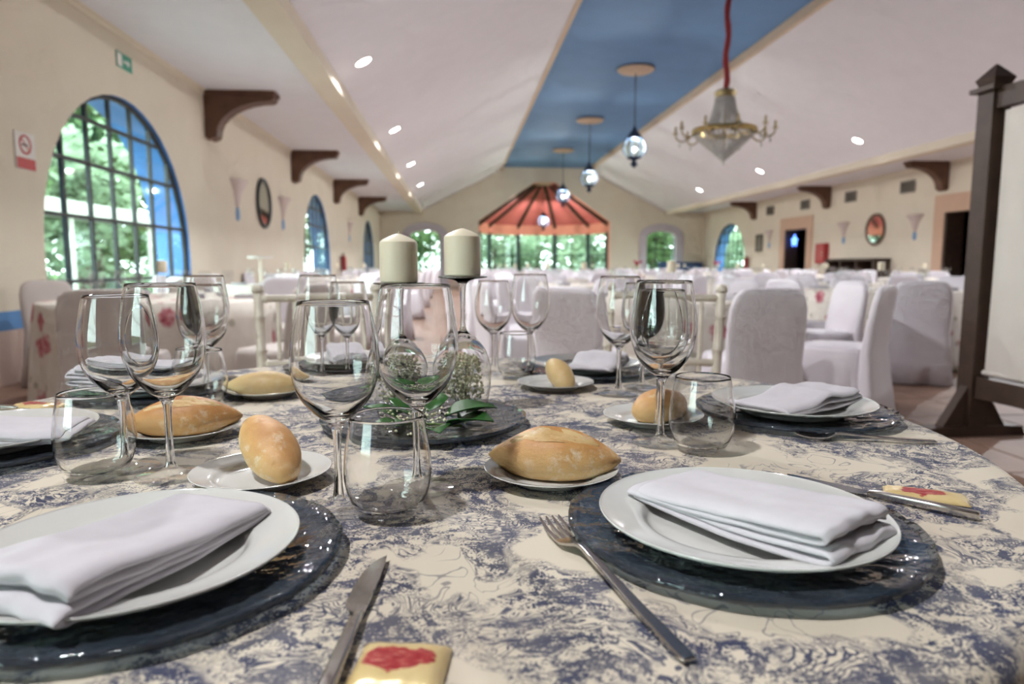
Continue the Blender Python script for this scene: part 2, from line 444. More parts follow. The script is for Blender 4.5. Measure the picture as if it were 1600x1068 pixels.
# ceiling
ce = struct('ceiling')
for s in (-1, 1):
    xa, xb = sorted((XC+s*(BX+.2), XC+s*(XC-XL+.5)))
    MB().box(xa, xb, Y0-.3, Y1+.5, ZA, ZA+.15).build('aisle_panel', M['white_paint'], ce)
    p = [(s*BX, ZB), (s*RX, ZT), (s*RX, ZT+.15), (s*BX, ZB+.15)]
    MB().prism(p, Y0-.3, Y1+.3, lambda u, v, d: (XC+u, d, v)).build('slope_panel', M['white_paint'], ce)
    xa, xb = sorted((XC+s*(BX-.02), XC+s*(BX+.31)))
    MB().box(xa, xb, Y0-.2, Y1+.02, ZA-.12, ZA+.2).build('ceiling_beam', M['cream_paint'], ce)
    xa, xb = sorted((XC+s*(RX-.06), XC+s*(RX+.03)))
    MB().box(xa, xb, Y0-.2, Y1+.02, ZT-.035, ZT+.16).build('ridge_board', M['rose_plaster'], ce)
    # small cornice at wall head
    xw = XL if s < 0 else XR
    prof = [(0, -.07), (.02, -.07), (.025, -.045), (.035, -.02), (.06, -.012), (.06, 0), (0, 0)]
    o = MB().prism(prof, Y0, Y1, lambda u, v, d: (xw-s*u, d, ZA+v)).build('trim_1' if s < 0 else 'trim_2', M['cream_paint']); tag(o, kind='structure')
MB().box(XC-RX-.05, XC+RX+.05, Y0-.3, Y1+.3, ZT+.15, ZT+.3).build('ridge_panel', M['blue_paint'], ce)

# dark rooms behind the two doors
for k, (a, b, h) in enumerate(DOORS):
    mb = MB(); x0, x1 = XR+.5, XR+3.2
    a2, b2, h2 = a-.5, b+(2.2, 3.9)[k], 2.7
    mb.add([(x0,a2,0),(x1,a2,0),(x1,b2,0),(x0,b2,0),(x0,a2,h2),(x1,a2,h2),(x1,b2,h2),(x0,b2,h2)], [(0,1,2,3),(4,7,6,5),(0,4,5,1),(1,5,6,2),(2,6,7,3)])
    tag(mb.build('wall_room_%d' % (k+1), M['dark_room']), kind='structure')
    d = struct('door_%d' % (k+1))
    for nm, bx in (('jamb', (a-.38, a, 0, h+.45)), ('jamb', (b, b+.38, 0, h+.45)), ('lintel', (a, b, h, h+.45))):
        MB().box(XR-.04, XR+.01, *bx).build(nm, M['peach_paint'], d)
    for y in (a, b-.07): MB().box(XR-.02, XR+.45, y, y+.07, 0, h).build('door_frame', M['dark_wood'], d)
    MB().box(XR+.52, XR+1.35, a-.06, a-.01, .02, h-.05).build('door_leaf', M['dark_wood'], d)

# arched windows
def arched_window(name, fn, c, panes, base=.3):
    w = struct(name)
    zs = [base, .84, 1.49, 2.05, 2.5]
    nv = 7; us = [c-WR+2*WR*i/nv for i in range(nv+1)]
    top = lambda u: WS+math.sqrt(max(0, WR*WR-(u-c)**2))
    MB().prism(rect(c-WR, c+WR, 0, base), .10, .45, fn).build('parapet', M['navy_paint'], w)
    # outer frame following the arch
    path = [(c-WR+.02, base)]+[(c-(WR-.02)*math.cos(PI*i/24), WS+(WR-.02)*math.sin(PI*i/24)) for i in range(25)]+[(c+WR-.02, base)]
    MB().tube([fn(u, v, .07) for u, v in path], .032, 6).build('window_frame', M['black_iron'], w)
    for u in us[1:-1]:
        MB().prism(rect(u-.021, u+.021, base, top(u)), .05, .09, fn).build('glazing_bar', M['black_iron'], w)
    for z in zs:
        half = WR if z <= WS else math.sqrt(WR*WR-(z-WS)**2)
        MB().prism(rect(c-half, c+half, z-.02, z+.02), .052, .088, fn).build('glazing_bar', M['black_iron'], w)
    if panes:
        zz = zs+[3.0]
        for i in range(nv):
            for j in range(len(zs)):
                poly = []
                a, b, z0, z1 = us[i]+.02, us[i+1]-.02, zz[j]+.02, zz[j+1]-.02
                t = [(a+(b-a)*k/5) for k in range(6)]
                up = [(u, min(z1, top(u)-.02)) for u in t]
                if max(v for u, v in up) <= z0+.03: continue
                up = [(u, v) for u, v in up if v > z0+.005]
                if len(up) < 2: continue
                poly = [(up[0][0], z0), (up[-1][0], z0)]+list(reversed(up))
                MB().prism(poly, .066, .072, fn).build('pane', M['pane_glass'], w)
    else:
        MB().prism(arch(c, WR-.03, base, WS), .066, .072, fn).build('pane', M['pane_glass'], w)
    return w
arched_window('window_1', leftf, WIN_L[1], True)
arched_window('window_2', leftf, WIN_L[2], False)
arched_window('window_3', leftf, WIN_L[3], False)
arched_window('window_4', leftf, WIN_L[0], False)
arched_window('window_5', rightf, 30.65, False)
for k, (c, r) in enumerate(ARCHE):
    w = struct('window_%d' % (6+k))
    # lilac surround standing proud of the wall
    o1 = lowarch(c, r+.38, 0.0, 2.45, .62); i1 = lowarch(c, r, 0.0, 2.35, .35)
    mb = MB(); n = len(o1)
    for i in range(1, n):
        a, b, e, f = o1[i], o1[(i+1) % n], i1[(i+1) % n], i1[i]
        mb.prism([a, b, e, f], -.05, .0, endf)
    mb.build('window_surround', M['lilac_paint'], w)
    for u in (c-r+.03, c-r*.33, c+r*.33, c+r-.03): MB().prism(rect(u-.025, u+.025, .02, 2.35+.33*math.sqrt(max(0, 1-((u-c)/r)**2))), .18, .23, endf).build('glazing_bar', M['bay_green'], w)
    for z in (.9, 1.8): MB().prism(rect(c-r, c+r, z-.025, z+.025), .18, .23, endf).build('glazing_bar', M['bay_green'], w)
    MB().prism(lowarch(c, r-.02, .03, 2.33, .34), .2, .206, endf).build('pane', M['pane_glass'], w)

# the bay behind the end wall
BR, NB = 3.27, 5
bp = [(XC-BR*math.cos(PI*i/NB), Y1+.45+BR*math.sin(PI*i/NB)*1.0) for i in range(NB+1)]
bw = MB(); bs = MB()
for i in range(NB):
    (xa, ya), (xb, yb) = bp[i], bp[i+1]
    nx, ny = (yb-ya), -(xb-xa); L = math.hypot(nx, ny); nx, ny = -nx/L*.12, -ny/L*.12
    for mb, z0, z1 in ((bw, 2.63, 3.16), (bs, 0, .55)):
        mb.add([(xa,ya,z0),(xb,yb,z0),(xb+nx,yb+ny,z0),(xa+nx,ya+ny,z0),(xa,ya,z1),(xb,yb,z1),(xb+nx,yb+ny,z1),(xa+nx,ya+ny,z1)], [(0,3,2,1),(4,5,6,7),(0,1,5,4),(1,2,6,5),(2,3,7,6),(3,0,4,7)])
tag(bw.build('wall_bay', M['bay_salmon']), kind='structure')
tag(bs.build('wall_bay_sill', M['cream_paint']), kind='structure')
apx = [(XC-.52+1.04*i/NB, Y1+.45+.45*math.sin(PI*i/NB), 5.05) for i in range(NB+1)]
rc = struct('ceiling_bay')
rm = MB()
for i in range(NB):
    a = (*bp[i], 3.15); b = (*bp[i+1], 3.15); rm.add([a, b, apx[i+1], apx[i], (a[0],a[1],3.25), (b[0],b[1],3.25), (apx[i+1][0],apx[i+1][1],5.15), (apx[i][0],apx[i][1],5.15)], [(0,1,2,3), (4,7,6,5), (0,4,5,1)])
rm.add([apx[0], *apx[1:]], [tuple(range(NB+1))])
rm.build('bay_roof', M['bay_red'], rc)
for i in range(NB+1):
    a = Vector((*bp[i], 3.02)); b = Vector(apx[i]); b.z -= .08; a += (b-a).normalized()*.02
    MB().tube([a, b], .085, 4).build('roof_rib', M['dark_wood'], rc)
MB().tube([(XC, Y1+.6, 5.05), (XC, Y1+.6, 3.8)], .012, 6).build('lamp_hook', M['black_iron'], rc)
bwin = struct('window_8')
for i in range(NB+1): MB().tube([(*bp[i], .5), (*bp[i], 2.66)], .13, 6).build('window_post', M['bay_green'], bwin)
for i in range(NB):
    (xa, ya), (xb, yb) = bp[i], bp[i+1]
    fnb = lambda u, v, d: (xa+(xb-xa)*u, ya+(yb-ya)*u+d, v)
    MB().prism(rect(.49, .51, .55, 2.63), -.02, .02, fnb).build('glazing_bar', M['bay_green'], bwin)
    MB().prism(rect(.02, .98, 1.5, 1.55), -.02, .02, fnb).build('glazing_bar', M['bay_green'], bwin)
    for u0, u1 in ((.02, .49), (.51, .98)): MB().prism(rect(u0, u1, .56, 2.62), -.003, .003, fnb).build('pane', M['pane_glass'], bwin)

# ---------------------------------------------------------------- wooden corbels
def corbel(x, y, s, label):
    pts = [(0, 0), (1.02, 0), (1.02, -.12), (.97, -.15)]
    pts += [(.97-.80*math.sin(a), -.15-.50*(1-math.cos(a))) for a in [PI/2*i/8 for i in range(1, 9)]]
    pts += [(.15, -.68), (.06, -.72), (0, -.68)]
    t = thing('wooden_corbel', label, 'bracket', (x, y, ZA-.002), 0, 'curved wooden corbels under the aisle ceilings')
    MB().prism(pts, -.13, .13, lambda u, v, d: (s*u, d, v)).build('bracket_body', M['corbel_wood'], t)
    MB().box(min(s*0, s*1.05), max(s*0, s*1.05), -.16, .16, -.06, -.001).build('cap_board', M['corbel_wood'], t)
W5 = ['nearest', 'second', 'third', 'fourth', 'fifth']
for i, y in enumerate((11.0, 16.4, 21.75, 27.1)): corbel(XL+.002, y, 1, 'brown wooden corbel on the left wall, %s of its row' % W5[i])
for i, y in enumerate((16.8, 22.3, 28.0)): corbel(XR-.002, y, -1, 'brown wooden corbel on the right wall, %s of its row' % W5[i])

# ---------------------------------------------------------------- recessed downlights
def downlight_proto():
    t = thing('recessed_downlight', '', 'ceiling light', group='recessed downlights')
    MB().lathe([(.112, .004), (.112, -.006), (.125, -.012), (.145, -.006), (.15, .004)], 28).build('trim_ring', M['sign_white'], t, True)
    MB().add([(.112*math.cos(2*PI*i/24), .112*math.sin(2*PI*i/24), -.003) for i in range(24)], [tuple(range(24))]).build('lens', M['lamp_lens'], t)
    L = bpy.data.lights.new('downlight_beam', 'AREA'); L.shape = 'DISK'; L.size = .21; L.energy = DOWNLIGHT_W; L.color = DOWNLIGHT_COL; L.spread = math.radians(162)
    o = bpy.data.objects.new('downlight_beam', L); col.objects.link(o); o.parent = t; o.location = (0, 0, -.008)
    return t
dl = downlight_proto(); used = False
def downlight(s, off, y, label, watts=None):
    global used
    o = dl if not used else copy_tree(dl); used = True
    z = ZB+SL*(BX-off)
    ang = math.atan(SL)
    nx, nz = -s*math.sin(ang), -math.cos(ang)
    o.location = (XC+s*off+nx*.004, y, z+nz*.004); o.rotation_euler = (0, s*ang, 0); o['label'] = label
    if watts:                               # dimmed lamps nearest the camera
        for c in o.children:
            if c.type == 'LIGHT': c.data = c.data.copy(); c.data.energy = watts
LY = (10.13, 15.0, 19.98, 24.95)
for i, y in enumerate(LY): downlight(-1, 5.62, y, 'glowing round downlight in the left ceiling slope, %s of four' % W5[i])
for i, y in enumerate((16.22, 21.6, 27.1)): downlight(1, 5.34, y, 'glowing round downlight in the right ceiling slope, %s of three' % W5[i])
downlight(-1, 5.62, 5.1, 'glowing round downlight in the left ceiling slope above the first row of tables', 66.0)
downlight(-1, 5.62, .1, 'glowing round downlight in the left ceiling slope above the front table', 46.0)
for y, q in ((10.8, 'beside the chandelier'), (5.4, 'before the chandelier')): downlight(1, 5.34, y, 'glowing round downlight in the right ceiling slope, %s' % q)

# ---------------------------------------------------------------- outside
tag(MB().box(-60, 60, -40, 90, -.35, -.13).build('ground', M['grass']), kind='structure')
tag(MB().box(-7.5, XL-.5, -7, 40, -.13, -.05).build('terrace', M['gravel']), kind='structure')
def crown(n, rx, rz, seed, size):
    r = random.Random(seed); mb = MB()
    cl = [(r.gauss(0, .45)*rx, r.gauss(0, .45)*rx, r.gauss(0, .42)*rz) for _ in range(26)]
    for i in range(n):
        c = cl[i % 26]; p = Vector((c[0]+r.gauss(0, .2)*rx, c[1]+r.gauss(0, .2)*rx, c[2]+r.gauss(0, .16)*rz))
        q = Matrix.Rotation(r.random()*6.28, 3, 'Z') @ Matrix.Rotation(r.gauss(0, .9), 3, 'X') @ Matrix.Rotation(r.gauss(0, .6), 3, 'Y')
        s = size*(.6+r.random()*.8)
        mb.add([tuple(p+q @ Vector(v)) for v in ((-s*.5,0,0), (0,-s*.3,.02), (s*.6,0,0), (0,s*.3,.02))], [(0,1,2,3)])
    return mb
crowns = []
for k in range(3):
    o = crown(3000, 1.7, 1.9, 40+k, .24).build('foliage', [M['tree_leaf'], M['tree_leaf_pale'], M['tree_leaf']][k]); crowns.append(o)
trunk_me = MB(); trunk_me.tube([(0,0,-.1), (.04,.02,.9), (-.03,.05,1.9), (.05,0,3.0)], [.19,.15,.13,.07], 9)
trunk_me.tube([(-.03,.05,1.8), (.5,.2,2.6), (.8,.3,3.1)], [.08,.06,.03], 6); trunk_me.tube([(0,.02,2.0), (-.5,-.1,2.7), (-.7,-.2,3.2)], [.08,.06,.03], 6)
trunk0 = trunk_me.build('trunk', M['bark'], None, True)
first_c = [True]*3; first_t = True
def tree(x, y, k, h, label, sc=1.0):
    global first_t
    t = thing('garden_tree', label, 'tree', (x, y, -.13), random.random()*6, 'trees outside the windows')
    c = crowns[k]
    if not first_c[k]: c = c.copy(); col.objects.link(c)
    first_c[k] = False; c.parent = t; c.location = (0, 0, h); c.scale = (sc, sc, sc)
    c = trunk0
    if not first_t: c = c.copy(); col.objects.link(c)
    first_t = False; c.parent = t
tl = [(-9.9, 19.2, 2, 4.4, 'tall leafy tree filling the upper left of the nearest arched window'), (-9.9, 12.4, 0, 3.0, 'leafy green tree outside the nearest arched window, left in it'), (-10.4, 16.6, 1, 2.6, 'pale green tree outside the nearest arched window, near its middle'),
      (-10.8, 21.6, 0, 2.7, 'dark green tree outside the nearest arched window, at its right'), (-8.6, 26.5, 1, 2.4, 'tree outside the second arched window in the left wall'),
      (-8.6, 33.0, 0, 2.5, 'tree further back outside the second arched window'), (-6.9, 41.5, 2, 2.4, 'tree outside the third arched window in the left wall'),
      (-2.6, 41.0, 0, 2.3, 'tree outside the left lilac framed window of the end wall'), (2.3, 42.5, 1, 2.4, 'pale tree outside the left panes of the bay'),
      (5.2, 44.0, 1, 2.6, 'pale tree outside the middle panes of the bay'), (8.3, 42.0, 1, 2.4, 'green tree outside the right panes of the bay'),
      (12.0, 41.5, 2, 2.4, 'tree outside the right lilac framed window of the end wall'), (17.5, 40.5, 1, 2.4, 'tree outside the arched window in the right wall')]
for a in tl: tree(*a, sc=1.25)
def hedge(x0, x1, y0, y1, h, n, seed, label, mat):
    r = random.Random(seed); mb = MB()
    for i in range(n):
        p = Vector((x0+(x1-x0)*r.random(), y0+(y1-y0)*r.random(), -.1+h*r.random()**.8))
        q = Matrix.Rotation(r.random()*6.28, 3, 'Z') @ Matrix.Rotation(r.gauss(0, 1), 3, 'X'); s = .16+.16*r.random()
        mb.add([tuple(p+q @ Vector(v)) for v in ((-s*.5,0,0), (0,-s*.35,.02), (s*.6,0,0), (0,s*.35,.02))], [(0,1,2,3)])
    o = mb.build('garden_hedge', M[mat]); tag(o, label, 'hedge')
hedge(-13.6, -12.2, 4, 50, 2.6, 9000, 5, 'long clipped hedge across the garden beyond the left windows', 'tree_leaf_pale')
hedge(-6, 22, 47, 49, 2.3, 7000, 6, 'long hedge in the garden beyond the bay', 'tree_leaf_pale')
# white garden awning seen across the terrace
aw = thing('garden_awning', 'long white awning across the terrace seen through the nearest arched window', 'awning', (-7.2, 12.4, -.13))
MB().prism([(-.7, 2.05), (.7, 1.95), (.7, 2.22), (-.7, 2.42)], -3.2, 3.2, lambda u, v, d: (u, d, v)).build('awning_roof', M['outdoor_white'], aw)
for y in (-3.0, 0, 3.0):
    MB().tube([(.6, y, 0), (.6, y, 2.0)], .05, 8).build('awning_post', M['outdoor_white'], aw)
# ---------------------------------------------------------------- wall fittings
def sconce(x, y, z, s, label):
    t = thing('wall_sconce', label, 'wall light', (x, y, z), 0, 'fan shaped plaster wall sconces')
    def half(prof):
        rings = [[(s*r*.55*math.sin(PI*i/10), -r*math.cos(PI*i/10), zz) for i in range(11)] for r, zz in prof]
        return MB().loft(rings, True, True)
    half([(.05, .18), (.09, .26), (.16, .42), (.27, .56), (.32, .60), (.33, .64)]).build('shade', M['sconce_plaster'], t, True, angle=40)
    half([(.035, -.04), (.075, .0), (.075, .10), (.055, .18)]).build('base_cup', M['sconce_blue'], t, True, angle=40)
sconce(XL, 12.25, 1.80, 1, 'pale plaster sconce left of the oval mirror on the left wall')
sconce(XL, 15.33, 1.80, 1, 'pale plaster sconce right of the oval mirror on the left wall')
sconce(XL, 24.5, 1.85, 1, 'pale plaster sconce on the left wall beyond the second arched window')
sconce(XR, 17.85, 1.72, -1, 'pale plaster sconce on the right wall beside the nearest dark doorway')
sconce(XR, 21.3, 1.72, -1, 'pale plaster sconce on the right wall between oval mirror and hose cabinet')
sconce(XR, 26.6, 1.72, -1, 'pale plaster sconce on the right wall beside the small framed picture')
def oval_mirror(x, y, z, s, ry, rz, label, fm, tilt=0):
    t = thing('oval_mirror', label, 'mirror', (x+s*.012, y, z))
    n = 36; rings = []
    for dr, dx in ((0, 0), (.0, .04), (-.03, .055), (-.075, .04), (-.085, .015)):
        rings.append([(s*dx, (ry+dr)*math.cos(2*PI*i/n), (rz+dr)*math.sin(2*PI*i/n)) for i in range(n)])
    MB().loft(rings, True, False).build('mirror_frame', M[fm], t, True, angle=50)
    o = MB().add([(s*.02, (ry-.08)*math.cos(2*PI*i/n), (rz-.08)*math.sin(2*PI*i/n)) for i in range(n)], [tuple(range(n))]).build('mirror_glass', M['mirror_glass'], t)
oval_mirror(XL, 13.83, 2.19, 1, .46, .48, 'oval mirror with dark frame on the left wall between two sconces', 'black_iron')
oval_mirror(XR, 19.6, 2.05, -1, .47, .47, 'oval mirror with reddish brown frame on the right wall above the sideboard', 'corbel_wood')

def sign_board(y0, y1, z0, z1, label, name, cat, mat):
    t = thing(name, label, cat, (XL+.002, (y0+y1)/2, (z0+z1)/2)); MB().box(0, .008, (y0-y1)/2, (y1-y0)/2, (z0-z1)/2, (z1-z0)/2).build('panel', mat, t); return t
t = sign_board(6.30, 6.58, 1.83, 2.15, 'white no smoking sign with red ring and red strip by the arched window', 'no_smoking_sign', 'sign', M['sign_white'])
n = 28; ring = MB(); rr = []
for R_, d in ((.085, .0085), (.085, .011), (.067, .011), (.067, .0085)): rr.append([(d, R_*math.cos(2*PI*i/n), .055+R_*math.sin(2*PI*i/n)) for i in range(n)])
ring.loft(rr, False, False).build('red_ring', M['sign_red'], t)
MB().add([(.0095, -.055, .10), (.0095, -.045, .11), (.0095, .055, .01), (.0095, .045, 0)], [(0,1,2,3)]).build('red_slash', M['sign_red'], t)
MB().box(.0085, .0095, -.05, .035, .045, .06).build('cigarette', M['black_iron'], t)
MB().box(.008, .010, -.13, .13, -.155, -.06).build('red_strip', M['sign_red'], t)
t = sign_board(8.22, 8.58, 3.21, 3.38, 'small green emergency exit sign above the arched window', 'exit_sign', 'sign', M['sign_green'])
MB().box(.008, .010, -.17, -.06, -.07, .07).build('white_panel', M['sign_white'], t)
MB().box(.008, .010, -.02, .08, -.012, .012).build('arrow_shaft', M['sign_white'], t)
MB().add([(.010, .07, -.045), (.010, .13, 0), (.010, .07, .045)], [(0,1,2)]).build('arrow_head', M['sign_white'], t)

def extinguisher(x, y, s, label):
    t = thing('fire_extinguisher', label, 'fire extinguisher', (x+s*.11, y, .82), 0)
    MB().lathe([(0, 0), (.085, .005), (.09, .03), (.09, .40), (.06, .47), (.025, .50), (.025, .53), (0, .53)], 20).build('cylinder', M['red_enamel'], t, True, angle=50)
    MB().box(-.03, .03, -.02, .09, .53, .56).build('valve_lever', M['black_iron'], t)
    MB().tube([(0, -.02, .53), (0, -.11, .48), (0, -.12, .25), (0, -.11, .08)], .012, 6).build('hose', M['black_iron'], t)
    MB().box(min(-s*.11, -s*.08), max(-s*.11, -s*.08), -.03, .03, .38, .48).build('wall_clip', M['steel'], t)
extinguisher(XL, 22.5, 1, 'red fire extinguisher hung on the left wall beyond the second arched window')
extinguisher(XR, 28.5, -1, 'red fire extinguisher hung on the right wall near the arched window')
t = thing('hose_cabinet', 'red fire hose cabinet on the right wall beside the doorway', 'cabinet', (XR-.002, 22.45, 1.05))
MB().box(-.16, 0, -.3, .3, 0, .68).build('cabinet_box', M['red_enamel'], t); MB().box(-.175, -.16, -.27, .27, .03, .65).build('cabinet_door', M['red_enamel'], t); MB().box(-.19, -.175, -.24, -.21, .28, .4).build('handle', M['steel'], t)
t = thing('framed_picture', 'small dark framed picture on the right wall', 'picture', (XR-.002, 27.5, 1.55))
for b in ((-.32, .32, 0, .06), (-.32, .32, .64, .70), (-.32, -.26, .06, .64), (.26, .32, .06, .64)): MB().box(-.03, 0, *b).build('picture_frame', M['dark_wood'], t)
MB().box(-.012, 0, -.26, .26, .06, .64).build('picture_sheet', M['vent_grey'], t)
for i, y in enumerate((18.25, 21.0, 23.85, 26.6)):
    t = thing('air_vent', 'square air vent high on the right wall, %s from the camera' % W5[i], 'air vent', (XR-.001, y, 2.98), 0, 'air vents high on the right wall')
    for b in ((-.3, .3, 0, .05), (-.3, .3, .28, .33), (-.3, -.25, .05, .28), (.25, .3, .05, .28)): MB().box(-.04, 0, *b).build('vent_frame', M['vent_grey'], t)
    MB().box(-.008, 0, -.25, .25, .05, .28).build('vent_back', M['vent_dark'], t)
    for k in range(4): MB().add([(-.03, -.25, .07+k*.055), (-.03, .25, .07+k*.055), (-.012, .25, .10+k*.055), (-.012, -.25, .10+k*.055)], [(0,1,2,3)]).build('slat', M['vent_grey'], t)
# sideboard below the right mirror
t = thing('sideboard', 'dark open sideboard against the right wall under the oval mirror', 'sideboard', (XR-.27, 20.1, 0))
MB().box(-.27, .26, -1.3, 1.3, 1.13, 1.2).build('top_board', M['dark_wood'], t)
for y in (-1.28, -.42, .42, 1.22): MB().box(-.25, .25, y, y+.06, 0, 1.13).build('upright', M['dark_wood'], t)
for z in (.1, .62): MB().box(-.24, .24, -1.22, 1.22, z, z+.04).build('shelf', M['dark_wood'], t)
MB().box(.22, .25, -1.22, 1.22, .05, 1.13).build('back_panel', M['dark_room'], t)
# blue star lamp inside the far doorway
t = thing('star_lamp', 'glowing blue star lamp hanging in the far right doorway', 'lamp', (XR+.15, 24.85, 1.90))
st = MB(); pts = []
for i in range(10):
    R_ = .26 if i % 2 == 0 else .12; pts.append((R_*math.sin(2*PI*i/10), R_*math.cos(2*PI*i/10)))
st.add([(0, u, v) for u, v in pts]+[(-.1,0,0), (.1,0,0)], [(i, (i+1) % 10, 10) for i in range(10)]+[((i+1) % 10, i, 11) for i in range(10)])
st.build('star_body', M['blue_lamp'], t); MB().tube([(0,0,.26), (0,0,.395)], .006, 5).build('cord', M['black_iron'], t)
# blue bench by the end wall
t = thing('padded_bench', 'dark blue padded bench against the end wall right of the bay', 'bench', (12.0-.9, 33.2, 0))
MB().box(-1.1, 1.1, -.3, .35, .1, .45).build('seat_pad', M['bench_blue'], t); MB().box(-1.1, 1.1, .28, .5, .4, 1.15).build('backrest', M['bench_blue'], t)
for sx in (-1, 1): MB().box(sx*1.02-.05, sx*1.02+.05, -.25, .35, 0, .1).build('foot', M['dark_wood'], t)

# ---------------------------------------------------------------- chandelier
t = thing('crystal_chandelier', 'large crystal chandelier with gold ring hanging on a red rope', 'chandelier', (4.30, 11.0, 2.68))
top = 5.75-2.68
MB().tube([(.02*math.sin(i*1.3), 0, 1.10+(top-1.10)*i/14) for i in range(15)], [.042+.006*(i % 2) for i in range(15)], 10).build('rope_sleeve', M['rope_red'], t, True)
MB().lathe([(0, top), (.2, top), (.2, top-.02), (.1, top-.05), (0, top-.06)], 24).build('ceiling_canopy', M['gold_dark'], t, True, angle=40)
MB().lathe([(.045, 1.13), (.14, 1.10), (.175, 1.07), (.165, 1.02), (.15, .98), (.045, .97)], 24).build('crown_ring', M['gold_dark'], t, True, angle=40)
MB().lathe([(.42, .50), (.50, .50), (.52, .46), (.50, .42), (.42, .42), (.42, .50)], 36).build('main_ring', M['gold_metal'], t, True, angle=40)
MB().lathe([(0, 1.0), (.018, 1.0), (.018, .1), (0, .1)], 10).build('centre_rod', M['gold_dark'], t)
def beads(path_fn, nstr, nb, r0):
    mb = MB()
    for i in range(nstr):
        a = 2*PI*i/nstr
        for k in range(nb):
            r, z = path_fn((k+.5)/nb); x, y = r*math.cos(a), r*math.sin(a); q = r0
            mb.add([(x+q,y,z),(x-q,y,z),(x,y+q,z),(x,y-q,z),(x,y,z+q*1.4),(x,y,z-q*1.4)], [(0,2,4),(2,1,4),(1,3,4),(3,0,4),(2,0,5),(1,2,5),(3,1,5),(0,3,5)])
    return mb
tag(beads(lambda u: (.15+.12*u**1.8+.03*u, .98-.48*u), 44, 20, .015).build('upper_bead_strands', M['crystal'], t), kind='stuff')
tag(beads(lambda u: (.48*(1-u)**.9+.01, .43-.42*u), 44, 18, .018).build('lower_bead_basket', M['crystal'], t), kind='stuff')
MB().lathe([(0, -.07), (.025, -.05), (.03, -.02), (.015, .01), (0, .02)], 12).build('bottom_drop', M['crystal'], t, True)
for i in range(10):
    a = 2*PI*i/10+.2; c, s = math.cos(a), math.sin(a)
    pth = [(.48, .44), (.58, .36), (.68, .34), (.755, .39), (.77, .46)]
    arm = MB().tube([(r*c, r*s, z) for r, z in smoothprof(pth, 3)], .014, 6).build('arm', M['gold_dark'], t, True)
    MB().lathe([(0, .45), (.04, .46), (.045, .475), (.02, .48), (.018, .56), (.012, .58), (0, .58)], 10, (.77*c, .77*s, 0)).build('candle_cup', M['gold_dark'], arm, True, angle=40)
    q = .022; x, y, z = .70*c, .70*s, .28
    MB().add([(x+q,y,z),(x-q,y,z),(x,y+q,z),(x,y-q,z),(x,y,z+q*2.2),(x,y,z-q*1.8)], [(0,2,4),(2,1,4),(1,3,4),(3,0,4),(2,0,5),(1,2,5),(3,1,5),(0,3,5)]).build('crystal_drop', M['crystal'], arm)

# ---------------------------------------------------------------- glass lanterns
def lantern():
    t = thing('hanging_lantern', '', 'lantern', group='blue glass lanterns under the ridge')
    MB().lathe([(0, 2.36), (.42, 2.36), (.45, 2.33), (.40, 2.29), (.10, 2.27), (0, 2.25)], 28).build('ceiling_rose', M['rose_plaster'], t, True, angle=40)
    MB().tube([(0,0,2.27), (0,0,1.0)], .012, 6).build('suspension_rod', M['black_iron'], t)
    MB().lathe([(0, 1.02), (.03, 1.0), (.05, .93), (.09, .88), (.20, .74), (.22, .70), (.10, .70), (0, .72)], 8).build('cap', M['lantern_blue'], t)
    MB().lathe([(.20, .70), (.29, .52), (.29, .42), (.17, .26)], 8).build('glass_body', M['pane_glass'], t)
    for i in range(8):
        a = 2*PI*i/8; c, s = math.cos(a), math.sin(a)
        MB().tube([(r*c, r*s, z) for r, z in ((.205, .70), (.295, .52), (.295, .42), (.175, .26))], .012, 5).build('frame_bar', M['lantern_blue'], t)
    MB().lathe([(0, .28), (.19, .27), (.17, .23), (.06, .19), (.045, .15), (.10, .11), (.06, .05), (.025, .02), (0, 0)], 12).build('bottom_finial', M['lantern_blue'], t)
    MB().lathe([(0, .28), (.03, .28), (.03, .38), (0, .385)], 8).build('lamp_socket', M['sign_white'], t)
    MB().lathe([(0, .385), (.03, .40), (.045, .44), (.03, .48), (0, .49)], 12).build('bulb', M['bulb_glow'], t, True)
    L = bpy.data.lights.new('lantern_light', 'POINT'); L.energy = LANTERN_W; L.color = (1.0, .96, .92); L.shadow_soft_size = .03
    o = bpy.data.objects.new('lantern_light', L); col.objects.link(o); o.parent = t; o.location = (0, 0, .55)
    return t
ln = lantern()
for i, (x, y, z, lab) in enumerate(((4.35, 16.9, 3.37, 'blue glass lantern under the ridge, nearest and largest of the row'), (4.35, 22.7, 3.36, 'blue glass lantern under the ridge, second of the row'),
                      (4.40, 28.7, 3.38, 'blue glass lantern under the ridge, third of the row, before the red bay roof'))):
    o = ln if i == 0 else copy_tree(ln); o.location = (x, y, z); o['label'] = lab
for o, wt in ((o, 80.0), (None, 120.0)):
    if o is None: o = copy_tree(ln)
    for c in o.children:
        if c.type == 'LIGHT': c.data = c.data.copy(); c.data.energy = wt
o.location = (4.32, 34.6, 2.7); o['label'] = 'small lantern hanging in the bay against the salmon band'

